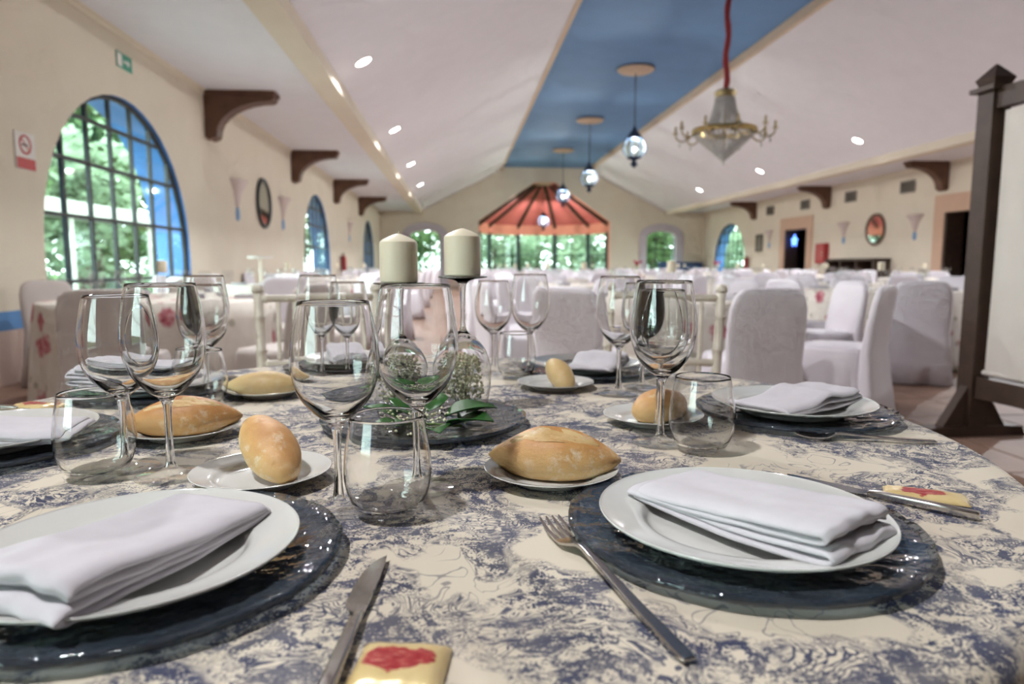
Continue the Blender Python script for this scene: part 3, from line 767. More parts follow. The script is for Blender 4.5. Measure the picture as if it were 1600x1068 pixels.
# ---------------------------------------------------------------- standing board at right
t = thing('standing_board', 'tall white canvas board in a dark wooden frame on feet at right', 'display board', (3.0, 3.72, 0), math.radians(3))
for y in (0, -1.35):
    p = MB().box(-.055, .055, y-.055, y+.055, .06, 1.96).build('post', M['dark_wood'], t)
    MB().box(-.085, .085, y-.085, y+.085, 1.96, 1.985).build('post_cap', M['dark_wood'], p)
    MB().loft([[(-a, y-a, z), (a, y-a, z), (a, y+a, z), (-a, y+a, z)] for a, z in ((.05, 1.985), (.068, 2.03), (.004, 2.11))]).build('finial', M['dark_wood'], p)
    MB().prism([(-.33, 0), (.33, 0), (.30, .06), (.07, .07), (-.07, .07), (-.30, .06)], y-.05, y+.05, lambda u, v, d: (u, d, v)).build('foot', M['dark_wood'], t)
    MB().prism([(-.20, .065), (.20, .065), (.055, .30), (-.055, .30)], y-.03, y+.03, lambda u, v, d: (u, d, v)).build('gusset', M['dark_wood'], t)
MB().box(-.035, .035, -1.30, -.05, 1.86, 1.97).build('top_rail', M['dark_wood'], t)
MB().box(-.035, .035, -1.30, -.05, .24, .36).build('lower_rail', M['dark_wood'], t)
mb = MB(); rows = []
for j in range(13):
    z = .39+1.45*j/12; rows.append([(-.02+.006*math.sin(i*1.1+j*.2), -.10-1.15*i/24, z) for i in range(25)]+[(.0, -.10-1.15*i/24, z) for i in reversed(range(25))])
mb.loft(rows); mb.build('canvas_panel', M['board_canvas'], t, True, angle=40)
MB().tube([(-.01, -.08, .39), (-.01, -1.27, .39)], .014, 8).build('hem_rod', M['board_canvas'], t)

# ---------------------------------------------------------------- chairs and far tables
def covered_chair(mat, near):
    t = thing('covered_chair', '', 'chair')
    rings = []
    for z, cy, a, b, f in ((.015, .245, .265, .085, .06), (.20, .232, .25, .07, .04), (.45, .215, .225, .05, .01), (.62, .235, .228, .042, .0), (.76, .255, .222, .038, 0), (.83, .268, .20, .034, 0), (.865, .274, .165, .026, 0), (.875, .277, .11, .014, 0)):
        rings.append(sring(0, cy, z, a, b, 26, 3.2, f, 6))
    bk = MB().loft(rings)
    rings = []
    for z, a, b, f in ((.015, .265, .255, .06), (.15, .25, .24, .045), (.32, .235, .228, .022), (.44, .226, .22, .004), (.468, .215, .21, 0), (.475, .18, .17, 0)):
        rings.append(sring(0, -.02, z, a, b, 34, 4.5, f, 9, .6))
    st = MB().loft(rings)
    if near:
        bk.build('back_cover', M[mat], t, True); st.build('seat_skirt', M[mat], t, True)
        MB().tube([(-.19, .172, .462), (-.1, .165, .468), (.1, .165, .468), (.19, .172, .462)], .012, 6).build('seam', M[mat], t, True)
    else:
        bk.add(st.v, st.f); bk.build('chair_cover', M[mat], t, True)
    return t
def far_wine_glass(n):
    prof = [(.036, .001), (.034, .004), (.006, .012), (.004, .09), (.012, .10), (.036, .125), (.043, .155), (.040, .19), (.035, .21)]
    return MB().lathe(prof, n)
NAP = MB(); 
for k in range(3): NAP.loft([sring(0, 0, z, .10*(1-k*.04), .052*(1-k*.03), 12, 6) for z in (k*.011+.001, k*.011+.004, k*.011+.009, k*.011+.011)])
def round_table_mesh(R, H, drop, seed, nf=11, amp=.03):
    n = 96; rings = [[(r*math.cos(2*PI*i/n), r*math.sin(2*PI*i/n), H) for i in range(n)] for r in (.002, R*.3, R*.6, R*.85, R-.025)]
    rings.append([((R-.007)*math.cos(2*PI*i/n), (R-.007)*math.sin(2*PI*i/n), H-.006) for i in range(n)])
    for k in range(1, 8):
        u = k/7; ring = []
        for i in range(n):
            a = 2*PI*i/n; wv = math.sin(nf*a+seed)+.5*math.sin((nf*2-3)*a+seed*2.1)
            r = R+.03*u+amp*u**.8*wv; ring.append((r*math.cos(a), r*math.sin(a), H-.02-drop*u))
        rings.append(ring)
    return MB().loft(rings, True, False)
cov = {('chair_satin', 1): covered_chair('chair_satin', True), ('chair_satin_shaded', 1): covered_chair('chair_satin_shaded', True), ('chair_satin', 0): covered_chair('chair_satin', False)}
fresh = {k: True for k in cov}
def put(proto_key, loc, rz, label, group):
    o = cov[proto_key] if fresh[proto_key] else copy_tree(cov[proto_key]); fresh[proto_key] = False
    o.location = loc; o.rotation_euler = (0, 0, rz); o['label'] = label; o['group'] = group; return o
cloth_o = {}
fg = {n: far_wine_glass(n) for n in (20, 10)}
shared = {}
def inst(key, make, loc, rz, label, cat, group):
    if key not in shared: o = make(); shared[key] = o
    else: o = shared[key].copy(); col.objects.link(o)
    o.location = loc; o.rotation_euler = (0, 0, rz); tag(o, label, cat, group); return o
COLS = [(-2.15, 'by left wall'), (1.65, 'by the aisle'), (5.4, 'under the lanterns'), (9.2, 'near right wall')]
ROWS = [(5.2, 'first'), (8.9, 'second'), (12.5, 'third'), (16.1, 'fourth'), (19.7, 'fifth'), (23.3, 'sixth'), (26.9, 'seventh')]
rg = random.Random(11)
DIRS = ['right', 'far right', 'far', 'far left', 'left', 'near left', 'near', 'near right']
def side(a): return DIRS[round(a/(PI/4)) % 8]
def far_table(x, y, where, nch, ngl, near, off, mat='chair_satin', skip=()):
    g = inst('cloth%d' % (len(where) % 3), lambda: round_table_mesh(.80, .75, .70, rg.random()*6).build('floral_tablecloth', M['floral_cotton'], None, True), (x, y, 0), rg.random()*6, 'cream tablecloth with red flowers on the %s' % where, 'tablecloth', 'floral tablecloths')
    for i in range(nch):
        if i in skip: continue
        a = off+2*PI*i/nch; r = 1.23+rg.uniform(-.03, .07)
        put((mat if near else 'chair_satin', 1 if near else 0), (x+r*math.cos(a), y+r*math.sin(a), 0), a-PI/2+rg.uniform(-.16, .16), 'fabric covered chair, %s side of %s' % (side(a), where), 'covered chairs at %s' % where)
    for i in range(ngl):
        a = off+.35+2*PI*i/ngl; r = .44+rg.uniform(-.03, .03)
        inst('fg%d' % near, lambda: fg[20 if near else 10].build('wine_glass', M['far_glass'], None, True), (x+r*math.cos(a), y+r*math.sin(a), .7505), 0, 'empty wine glass, %s side of %s' % (side(a), where), 'wine glass', 'wine glasses on %s' % where)
        a = off+2*PI*i/ngl; r = .58
        inst('nap', lambda: NAP.build('folded_napkin', M['napkin_cloth'], None, True, angle=50), (x+r*math.cos(a), y+r*math.sin(a), .7505), a+rg.uniform(-.2, .2), 'folded white napkin, %s side of %s' % (side(a), where), 'napkin', 'napkins on %s' % where)
    def candle():
        t = bpy.data.objects.new('candle_stand', None); col.objects.link(t)
        MB().lathe([(0, 0), (.055, 0), (.05, .008), (.008, .02), (.006, .16), (.03, .18), (.055, .19), (.055, .195), (0, .195)], 14).build('holder', M['far_glass'], t, True)
        MB().lathe([(0, .195), (.034, .196), (.034, .27), (.03, .28), (0, .285)], 14).build('candle', M['wax'], t, True, angle=40)
        return t
    if 'candle' not in shared: o = candle(); shared['candle'] = o
    else: o = copy_tree(shared['candle'])
    o.location = (x, y, .7505); tag(o, 'white candle on a glass stand on the %s' % where, 'candle', 'candle stands on the far tables')
for ri, (y, rn) in enumerate(ROWS):
    for ci, (x, cn) in enumerate(COLS):
        if ri == 0 and ci == 3: continue
        where = '%s row table %s' % (rn, cn); yy = y
        if ri == 0 and ci == 2: x, yy = 4.35, 6.75
        if ri > 0 and ci >= 2: yy += .4
        if ri == 1 and ci == 2: yy += .45
        if ri == 0: far_table(x, yy, where, 8, 6, True, (.2, .06, .45)[ci], 'chair_satin_shaded' if ci == 0 else 'chair_satin', (4, 5) if ci == 0 else ())
        elif ri == 1: far_table(x, yy, where, 8, 6, True, rg.random(), 'chair_satin')
        else: far_table(x, yy, where, 6, 5 if ri < 4 else 4, False, rg.random())
t = thing('cake_stand', 'tall white stand on the second row table beside the left wall', 'stand', (-2.45, 8.8, .7505))
MB().lathe([(0, 0), (.09, 0), (.08, .015), (.02, .03), (.015, .30), (.04, .33), (0, .33)], 20).build('stem', M['ivory_lacquer'], t, True, angle=40)
MB().lathe([(0, .33), (.15, .335), (.155, .36), (0, .362)], 24).build('top_plate', M['sign_white'], t, True, angle=40)
# two small flower bowls on far tables
for x, y, lab in ((5.4, 20.45, 'small bunch of red flowers on a far table before the bay'), (9.2, 23.9, 'small bunch of red flowers on a far table towards the right wall')):
    t = thing('flower_bunch', lab, 'flowers', (x, y, .752))
    MB().lathe([(0, 0), (.06, 0), (.08, .1), (.07, .14), (0, .13)], 14).build('vase', M['sign_white'], t, True, angle=40)
    rr_ = random.Random(4)
    for k in range(9):
        c = (rr_.gauss(0, .07), rr_.gauss(0, .07), .24+rr_.random()*.14)
        MB().lathe([(0, -.04), (.04, -.02), (.05, .01), (.03, .035), (0, .04)], 8, c).build('bloom', M['flower_red'], t, True)
        MB().tube([(0, 0, .12), c], .005, 4).build('stalk', M['stem_green'], t)

# white chiavari chairs drawn up to the front table
def chiavari(x, y, rz, label):
    t = thing('chiavari_chair', label, 'chair', (x, y, 0), rz, 'ivory spindle back chairs at the front table')
    def turned(a, b, r, rings=5):
        a, b = Vector(a), Vector(b); pts = []; rad = []
        for k in range(rings):
            for du, q in ((0, 1.0), (.06, 1.0), (.085, 1.3), (.11, 1.0)):
                u = (k+du*2.2)/rings; pts.append(a+(b-a)*u); rad.append(r*q)
        pts.append(b); rad.append(r); return MB().tube(pts, rad, 10)
    m = M['ivory_lacquer']
    for s in (-1, 1):
        turned((s*.19, .19, 0), (s*.19, .185, .46), .016, 3).build('leg', m, t, True)
        turned((s*.195, -.20, 0), (s*.195, -.19, .44), .016, 3).build('leg', m, t, True)
        turned((s*.19, .185, .46), (s*.20, .25, .91), .0165, 4).build('back_post', m, t, True)
        MB().lathe([(0, .90), (.019, .905), (.021, .915), (.017, .93), (0, .935)], 10, (s*.20, .25, 0)).build('post_cap', m, t, True)
        turned((s*.19, .185, .20), (s*.195, -.195, .20), .010, 3).build('stretcher', m, t, True)
    for z, y_ in ((.885, .246), (.66, .214)):
        turned((-.2, y_, z), (.2, y_, z), .0135, 3).build('back_rail', m, t, True)
    turned((-.19, .197, .545), (.19, .197, .545), .011, 3).build('back_rail', m, t, True)
    for i in range(6):
        xx = -.135+.054*i; turned((xx, .199, .55), (xx, .246, .88), .0075, 3).build('spindle', m, t, True)
    turned((-.195, -.195, .22), (.195, -.195, .22), .010, 3).build('stretcher', m, t, True)
    MB().loft([sring(0, -.005, z, a, a, 28, 5) for z, a in ((.425, .205), (.43, .212), (.45, .212), (.455, .205))]).build('seat', m, t, True, angle=40)
    MB().loft([sring(0, -.005, z, a, a, 28, 5) for z, a in ((.455, .195), (.47, .205), (.485, .195), (.49, .15))]).build('seat_cushion', M['seat_pad'], t, True)
TC = (-.054, 1.073)
chiavari(.63, 2.19, math.radians(-26), 'ivory spindle back chair behind the right side of the front table')
chiavari(-.44, 2.22, math.radians(12), 'ivory spindle back chair behind the left side of the front table')
chiavari(1.54, 1.20, math.radians(-90), 'ivory chair at the right edge of the picture, only a corner showing')
# ---------------------------------------------------------------- the front table
tt = thing('banquet_table', 'round banquet table hidden under the blue and white patterned cloth in front', 'table', (TC[0], TC[1], 0))
MB().lathe([(0, .70), (.76, .70), (.77, .71), (.77, .735), (0, .735)], 48).build('table_top', M['dark_wood'], tt)
for i in range(4):
    a = PI/4+PI/2*i; MB().tube([(.5*math.cos(a), .5*math.sin(a), 0), (.5*math.cos(a), .5*math.sin(a), .70)], .02, 8).build('leg', M['black_iron'], tt)
def front_cloth():
    R, n = .80, 160; rings = []
    def wob(x, y): return .0010*noise.noise(Vector((x*5, y*5, 1)))
    for r in [.002]+[R*k/16 for k in range(1, 16)]+[R-.022]:
        rings.append([(r*math.cos(2*PI*i/n), r*math.sin(2*PI*i/n), .7486+wob(r*math.cos(2*PI*i/n), r*math.sin(2*PI*i/n))*(r/R)**6) for i in range(n)])
    for dr, dz in ((-.012, .0025), (-.004, .009), (0, .020)):
        rings.append([((R+dr)*math.cos(2*PI*i/n), (R+dr)*math.sin(2*PI*i/n), .7488-dz) for i in range(n)])
    for k in range(1, 15):
        u = k/14; ring = []
        for i in range(n):
            a = 2*PI*i/n; wv = math.sin(9*a+.8)+.6*math.sin(16*a+2)+.3*math.sin(31*a)
            r = R+.035*u+.034*u**.8*wv; ring.append((r*math.cos(a), r*math.sin(a), .729-.64*u))
        rings.append(ring)
    return MB().loft(rings, True, False)
o = front_cloth().build('toile_tablecloth', M['toile_cotton'], None, True, (TC[0], TC[1], 0)); tag(o, 'cream tablecloth with navy toile scenes covering the front table', 'tablecloth')

Z0 = .7492
# --- charger plates
def charger_mesh(R, seed):
    r = random.Random(seed); n = 120; nr = 16; top = []; bot = []
    wav = [1+.012*noise.noise(Vector((3.2*math.cos(2*PI*i/n), 3.2*math.sin(2*PI*i/n), seed)))+.006*r.uniform(-1, 1)*(i % 3 == 0) for i in range(n)]
    def zt(u): return .0065 + .0075*max(0, (u-.55)/.45)**1.5
    rings = []
    us = [.004]+[(k+1)/nr for k in range(nr)]
    for u in us:
        ring = []
        for i in range(n):
            a = 2*PI*i/n+.25*u; rr = R*u*(1+(wav[i]-1)*u**3)
            h = .0016*noise.noise(Vector((9*u*math.cos(a)+4*u, 9*u*math.sin(a), seed*3)))+.0011*noise.noise(Vector((30*u*math.cos(a), 30*u*math.sin(a), seed)))
            ring.append((rr*math.cos(a), rr*math.sin(a), zt(u)+(h if u > .5 else 0)))
        rings.append(ring)
    for u in reversed(us):
        rings.append([(R*u*(1+(wav[i]-1)*u**3)*.992*math.cos(2*PI*i/n+.25*u), R*u*(1+(wav[i]-1)*u**3)*.992*math.sin(2*PI*i/n+.25*u), max(.0004, zt(u)-.006)) for i in range(n)])
    return MB().loft(rings, True, True)
def charger(x, y, label, seed, R=.160):
    o = charger_mesh(R, seed).build('charger_plate', M['smoked_glass'], None, True, (x, y, Z0)); tag(o, label, 'charger plate', 'smoked blue glass charger plates'); return o
# --- porcelain
plate_prof = [(0, .0035), (.055, .0035), (.080, .0045), (.086, .0085), (.092, .0130), (.110, .0165), (.1262, .0205), (.1285, .0218), (.1290, .0205), (.126, .0180), (.110, .0135), (.094, .0095), (.085, .003), (.080, .0), (.075, .0), (.072, .0015), (0, .0015)]
small_prof = [(0, .003), (.040, .003), (.050, .0045), (.056, .0090), (.068, .0125), (.0765, .0150), (.0782, .0155), (.0785, .0145), (.068, .0100), (.056, .006), (.048, .0), (.044, .0), (.042, .0015), (0, .0015)]
def porcelain(name, prof, mat='porcelain'):
    o = MB().lathe([p for p in smoothprof(prof, 3)], 96).build(name, M[mat], None, True); return o
protos = {'dinner_plate': porcelain('dinner_plate', plate_prof), 'bread_plate': porcelain('bread_plate', small_prof)}
newp = {'dinner_plate': True, 'bread_plate': True}
def plate(kind, x, y, z, label, sc=1.0, tilt=(0, 0)):
    o = protos[kind]
    if not newp[kind]: o = o.copy(); col.objects.link(o)
    newp[kind] = False
    o.location = (x, y, z); o.scale = (sc, sc, 1); o.rotation_euler = (tilt[0], tilt[1], 0)
    return tag(o, label, 'plate', 'white dinner plates' if kind == 'dinner_plate' else 'small white bread plates')
# --- napkins
def napkin_mesh(L, Wd, seed, sheets=6, gap=.0052, sag=.004, taper=.35, skew=.0, ridge=0):
    r = random.Random(seed); prof = []
    zz = 0; h = L/2
    for k in range(sheets):
        z = k*gap+.0015; d = 1 if k % 2 == 0 else -1
        e0 = -h*d; e1 = h*d
        e0 += .004*r.uniform(-1, 1); e1 += (.010*r.uniform(-1, .2) if d > 0 else .003*r.uniform(-1, 1))
        if k: e0 = prev
        N = 14
        for i in range(N+1):
            s = e0+(e1-e0)*i/N; prof.append((s, z))
        prev = e1
        if k < sheets-1:
            for a in (-50, -10, 10, 50): prof.append((e1+d*gap*.75*math.cos(math.radians(a)), z+gap/2+gap*.62*math.sin(math.radians(a))))
    NW = 14; rows = []
    for j in range(NW+1):
        v = j/NW-.5; row = []
        for (s, z) in prof:
            u = (s+h)/L
            zf = z*(taper+(1-taper)*min(1, max(0, u*1.25)))                      # far end pressed flat, open folds at the guest's end
            top = z/(sheets*gap)
            zs = -sag*(1-min(1, (s/h)**2))+ridge*math.exp(-((u-.55)/.13)**2)*top
            nz = .0032*noise.noise(Vector((s*22, v*6+seed, seed*1.7)))*top+.0022*noise.noise(Vector((s*34, v*7, seed+z*60)))
            edge = max(0, abs(v)-.40)/.10
            yy = v*Wd*(1+.05*noise.noise(Vector((s*9, z*160, seed))))+skew*s+.004*noise.noise(Vector((s*13, z*420, seed+3)))*edge
            ss = s+.010*v*noise.noise(Vector((z*300, seed, 2)))+.006*noise.noise(Vector((v*5, z*250, seed)))*(u if u > .7 else 0)
            row.append((ss, yy, zf+zs+nz*(.4+.6*u)-.0075*edge**1.6*top))
        rows.append(row)
    mb = MB(); n = len(prof); vs = [p for rw in rows for p in rw]; fs = []
    for j in range(NW):
        for i in range(n-1): a = j*n+i; fs.append((a, a+1, a+n+1, a+n))
    mb.add(vs, fs); return mb
def napkin(x, y, z, ang, label, seed, L=.20, Wd=.105, **kw):
    o = napkin_mesh(L, Wd, seed, **kw).build('folded_napkin', M['napkin_cloth'], None, True, (x, y, z), (0, 0, ang))
    md = o.modifiers.new('thick', 'SOLIDIFY'); md.thickness = kw.get('gap', .0052)*.62; md.offset = 0
    md = o.modifiers.new('soft', 'SUBSURF'); md.levels = 1; md.render_levels = 1
    return tag(o, label, 'napkin', 'folded white napkins on the front table')
# --- bread
def bread(x, y, z, L, R, yaw, pitch, label, seed, mat, H=.95, pt=.74, score=True, roll=0):
    nl, nn = 30, 28; rings = []
    t = thing('bread_roll', label, 'bread', (x, y, z), 0, 'bread rolls on the front table')
    t.rotation_euler = (roll, -pitch, yaw)
    SA = PI*.5+.38
    def rad(u): return R*max(0.02, math.sin(PI*min(1, max(0, u))))**pt
    def surf(u, a, lift=0):
        r = rad(u); c, s = math.cos(a), math.sin(a)
        n_ = 1+.05*noise.noise(Vector((u*4, c*1.2, s*1.2+seed)))+.014*noise.noise(Vector((u*16, c*4, s*4+seed)))
        yv = r*c*n_*1.06; zv = r*s*n_*H
        if zv < -.55*R*H: zv = -.55*R*H+(zv+.55*R*H)*.25
        if score:                                       # split along the upper side, with a raised lip
            d = (a-SA)/.36; win = max(0, 1-((u-.5)/.38)**2)**.7
            k_ = 1+win*(-.09*math.exp(-(d/.6)**2)+.10*math.exp(-((d+1.05)/.28)**2)+.05*math.exp(-((d-1.05)/.28)**2))
            yv *= k_; zv *= k_
        return ((u-.5)*L, yv*(1+lift), zv*(1+lift)+.60*R*H)
    for k in range(nl+1):
        u = .004+.992*k/nl; rings.append([surf(u, 2*PI*i/nn) for i in range(nn)])
    MB().loft(rings).build('crust', M[mat], t, True)
    if score:
        rows = []
        for k in range(17):
            u = .17+.66*k/16; wd = .36*math.sqrt(max(0.01, 1-((u-.5)/.35)**2)); row = []
            for i in range(9):
                a = SA+wd*(i/4-1); p = surf(u, a); q = .0022*math.cos((i/4-1)*PI/2)+.0042*noise.noise(Vector((u*26, a*9, seed)))*(0 if i in (0, 8) else 1)-.0006
                row.append((p[0], p[1]-q*.5, p[2]+q))
            rows.append(row)
        mb = MB(); mb.add([p for r_ in rows for p in r_], [(k*9+i, k*9+i+1, k*9+i+10, k*9+i+9) for k in range(16) for i in range(8)])
        mb.build('split_crumb', M['crumb'], t, True)
    return t
# --- glasses
def glass_parts(kind):
    if kind == 'tall':
        out = [(.0385, .0004), (.0400, .0012), (.0385, .0026), (.028, .0042), (.014, .0070), (.0072, .0125), (.0050, .022), (.0042, .040), (.0040, .060), (.0043, .078), (.0058, .089), (.0105, .0965), (.021, .1045), (.0345, .1205), (.0425, .1400), (.0458, .160), (.0450, .182), (.0415, .207), (.0375, .229)]
        inn = [(.0366, .229), (.0405, .207), (.0439, .182), (.0446, .160), (.0412, .1405), (.0328, .1225), (.0185, .1085), (.0075, .1030), (.0002, .1020)]
    else:
        out = [(.0365, .0004), (.0380, .0012), (.0365, .0026), (.027, .0042), (.0135, .0070), (.0070, .0125), (.0048, .022), (.0040, .040), (.0038, .058), (.0042, .074), (.0056, .0850), (.0105, .0925), (.021, .1010), (.0345, .1165), (.0415, .1340), (.0442, .152), (.0432, .172), (.0395, .194), (.0352, .214)]
        inn = [(.0343, .214), (.0385, .194), (.0421, .172), (.0430, .152), (.0402, .1345), (.0328, .1185), (.0185, .1050), (.0075, .0990), (.0002, .0980)]
    return out, inn
def build_wine(kind):
    out, inn = glass_parts(kind); t = thing('wine_glass', '', 'wine glass')
    o = smoothprof(out, 4); i_ = smoothprof(inn, 4)
    k1, k2 = 6*4, 10*4      # foot | stem | bowl
    g = M['clear_glass']
    MB().lathe([(.0002, .0004)]+o[:k1-3], 56).build('foot', M['table_glass'], t, True)
    MB().lathe(o[k1-4:k2+1], 56).build('stem', g, t, True)
    MB().lathe(o[k2:]+[((o[-1][0]+i_[0][0])/2, o[-1][1]+.0006)]+i_, 56).build('bowl', g, t, True)
    return t
def build_tumbler():
    t = thing('stemless_tumbler', '', 'tumbler')
    out = [(.0002, .0006), (.024, .0006), (.029, .0022), (.0345, .0095), (.0405, .0230), (.0435, .038), (.0438, .052), (.0420, .070), (.0390, .086), (.0365, .1015)]
    inn = [(.0356, .1015), (.0381, .086), (.0410, .070), (.0427, .052), (.0424, .039), (.0392, .0245), (.0330, .0125), (.025, .0075), (.012, .0062), (.0002, .006)]
    o = smoothprof(out, 4); i_ = smoothprof(inn, 4)
    MB().lathe(o[:13], 56).build('base', M['table_glass'], t, True)
    MB().lathe(o[12:]+[((o[-1][0]+i_[0][0])/2, o[-1][1]+.0006)]+i_, 56).build('bowl', M['clear_glass'], t, True)
    return t
gp = {'tall': build_wine('tall'), 'short': build_wine('short'), 'tumbler': build_tumbler()}; gnew = {k: True for k in gp}
def glass(kind, x, y, label, z=Z0+.0006, sc=1.0, flip=False, xy=1.0):
    o = gp[kind] if gnew[kind] else copy_tree(gp[kind]); gnew[kind] = False
    o.location = (x, y, z); o.scale = (sc*xy, sc*xy, sc)
    tag(o, label, 'tumbler' if kind == 'tumbler' else 'wine glass', 'clear glasses on the front table'); return o
# --- cutlery (local +Y towards the tip)
def rect_loft(stations):
    return MB().loft([[(x0-w/2, y, z-h/2), (x0+w/2, y, z-h/2), (x0+w/2, y, z+h/2), (x0-w/2, y, z+h/2)] for y, x0, w, z, h in stations])
def place_between(o, a, b, z):
    o.location = ((a[0]+b[0])/2, (a[1]+b[1])/2, z); o.rotation_euler = (0, 0, math.atan2(b[1]-a[1], b[0]-a[0])-PI/2)
def fork(tip, end, label):
    L = math.hypot(tip[0]-end[0], tip[1]-end[1]); k = L/.21
    t = thing('dinner_fork', label, 'fork', group='steel cutlery on the front table')
    h = rect_loft([(-.105*k, 0, .010, .0025, .003), (-.10*k, 0, .0115, .0027, .0035), (-.05*k, 0, .0095, .004, .0042), (.01*k, 0, .0070, .0085, .0042), (.035*k, 0, .0062, .0105, .0040), (.044*k, 0, .0080, .0095, .0034)]).build('handle', M['steel'], t, True, angle=50)
    md = h.modifiers.new('b', 'BEVEL'); md.width = .0009; md.segments = 2
    hd = rect_loft([(.044*k, 0, .0080, .0095, .0030), (.050*k, 0, .0150, .0075, .0022), (.057*k, 0, .0225, .0055, .0020), (.066*k, 0, .0240, .0045, .0020)]).build('fork_head', M['steel'], t, True, angle=50)
    for i in range(4):
        x = -.0101+.00673*i
        rect_loft([(.066*k, x, .0037, .0045, .002), (.085*k, x, .0032, .0050, .0019), (.098*k, x*.97, .0026, .0075, .0017), (.105*k, x*.95, .0012, .0095, .0010)]).build('tine', M['steel'], hd, True, angle=50)
    place_between(t, end, tip, Z0+.0005)
def knife(tip, end, label, flip=1):
    L = math.hypot(tip[0]-end[0], tip[1]-end[1]); k = L/.22
    t = thing('dinner_knife', label, 'knife', group='steel cutlery on the front table')
    h = rect_loft([(-.11*k, 0, .0085, .0045, .0065), (-.108*k, 0, .0102, .0045, .0080), (-.06*k, 0, .0100, .0045, .0080), (-.005*k, 0, .0082, .0045, .0070), (.008*k, 0, .0072, .0040, .0050)]).build('handle', M['steel'], t, True, angle=50)
    md = h.modifiers.new('b', 'BEVEL'); md.width = .0018; md.segments = 3
    st = []
    for y, a, b in ((.008, -.0036, .0036), (.014, -.0105, .0042), (.022, -.0125, .0046), (.05, -.0125, .0050), (.075, -.0105, .0050), (.092, -.0065, .0048), (.104, -.0015, .0042), (.110, .0030, .0036)):
        st.append([(flip*a, y*k, .0036), (flip*b, y*k, .0030), (flip*b, y*k, .0048), (flip*a, y*k, .0040)])
    MB().loft(st).build('blade', M['steel'], t, True, angle=30)
    place_between(t, end, tip, Z0+.0005)
def packet(x, y, ang, label, L=.062, Wd=.040, h=.0085, seed=1):
    n = 16; up = []; dn = []
    for j in range(n+1):
        for i in range(n+1):
            u, v = i/n*2-1, j/n*2-1
            e = (1-abs(u)**6)*(1-abs(v)**4); cr = .0007*math.sin(i*2.6+j*.4)*(1 if abs(u) > .85 else .25)
            up.append((u*L/2, v*Wd/2, .0016+h*e**.7+cr+.0008*noise.noise(Vector((u*3, v*3, seed))))); dn.append((u*L/2, v*Wd/2, .0004))
    mb = MB(); q = (n+1); f = [(j*q+i, j*q+i+1, j*q+i+q+1, j*q+i+q) for j in range(n) for i in range(n)]; N = len(up)
    mb.add(up+dn, f+[tuple(N+a for a in reversed(x_)) for x_ in f])
    b = [i for i in range(n+1)]+[n+(j)*q for j in range(1, n+1)]+[n*q+i for i in range(n-1, -1, -1)]+[j*q for j in range(n-1, 0, -1)]
    mb.f += [(b[i], b[(i+1) % len(b)], N+b[(i+1) % len(b)], N+b[i]) for i in range(len(b))]; mb.m += [0]*len(b)
    o = mb.build('butter_packet', M['butter_foil'], None, True, (x, y, Z0), (0, 0, ang), angle=60); tag(o, label, 'butter packet', 'gold butter packets'); return o

# --- place settings: (charger centre), guest direction in degrees
S = {'front right': ((.261, .600), -57), 'front left': ((-.262, .568), -112), 'right': ((.560, 1.085), 8), 'back right': ((.300, 1.570), 55), 'back': ((-.255, 1.655), 108), 'back left': ((-.590, 1.375), 151), 'left': ((-.640, .975), 188)}
desc = {'front right': 'at the near right place setting', 'front left': 'at the near left setting cut by the frame', 'right': 'at the setting on the right table rim', 'back right': 'at the far setting before the ivory chair', 'back': 'at the far place setting behind the candles', 'back left': 'at the far left place setting', 'left': 'at the setting on the left picture edge'}
ZP = Z0+.0068
for k, (nm, ((x, y), d)) in enumerate(S.items()):
    charger(x, y, 'smoked blue glass charger plate '+desc[nm], k+1)
    plate('dinner_plate', x-.003, y-.010 if nm.startswith('front') else y, ZP, 'white porcelain dinner plate '+desc[nm])
napz = ZP+.0168
N_ = lambda nm, dx, dy, da, seed, **kw: napkin(S[nm][0][0]+dx, S[nm][0][1]+dy, napz, math.radians(S[nm][1]+da), 'folded white napkin on the plate '+desc[nm], seed, **kw)
N_('front right', .006, -.014, -1, 3, sheets=4, gap=.0086)
N_('front left', .002, -.022, 1, 8, sheets=4, gap=.0086)
N_('right', .004, -.005, 22, 5, sheets=3, gap=.009, ridge=.016)
N_('back right', .02, -.03, 10, 12, sheets=3, gap=.009, ridge=.02)
N_('back', .0, .0, 0, 14, sheets=4, gap=.0085)
N_('back left', -.04, .0, 20, 17, sheets=5, gap=.0085)
N_('left', .02, -.03, 0, 21, sheets=4, gap=.0086)

# --- bread plates and bread
zb = Z0+.0004; zr = Z0+.0045
B = [(-.230, .797, 'holding a small roll beside the near left plate'), (.108, .779, 'holding a split roll between the front place settings'), (-.406, 1.024, 'holding a large brown roll at the left'), (-.370, 1.339, 'holding a pale roll behind the large brown one'), (.198, 1.372, 'holding a small roll near the far right setting'), (.310, 1.053, 'holding a small roll behind the right tumbler')]
for x, y, l in B: plate('bread_plate', x, y, zb, 'small white plate '+l)
R_ = math.radians
bread(-.226, .812, zr+.016, .128, .029, R_(-56), R_(-20), 'short golden roll on the small plate beside the near left setting', 2, 'crust_tan', pt=.45, score=False)
bread(.112, .782, zr, .158, .036, R_(-14), 0, 'pointed golden roll split along the top, between the front settings', 3, 'crust_tan')
bread(-.405, 1.030, zr, .160, .034, R_(14), 0, 'large brown roll split along the top, at the left of the table', 4, 'crust_brown')
bread(-.375, 1.340, zr, .150, .028, R_(2), 0, 'pale smooth roll at the back left of the table', 5, 'crust_pale', score=False)
bread(.204, 1.372, zr+.012, .095, .025, R_(-70), R_(-30), 'small pale roll pointing at the camera at the far side', 6, 'crust_pale', pt=.45, score=False)
bread(.322, 1.060, zr, .115, .032, R_(35), 0, 'small golden roll seen past the tall wine glass at right', 7, 'crust_tan', pt=.5, score=False)

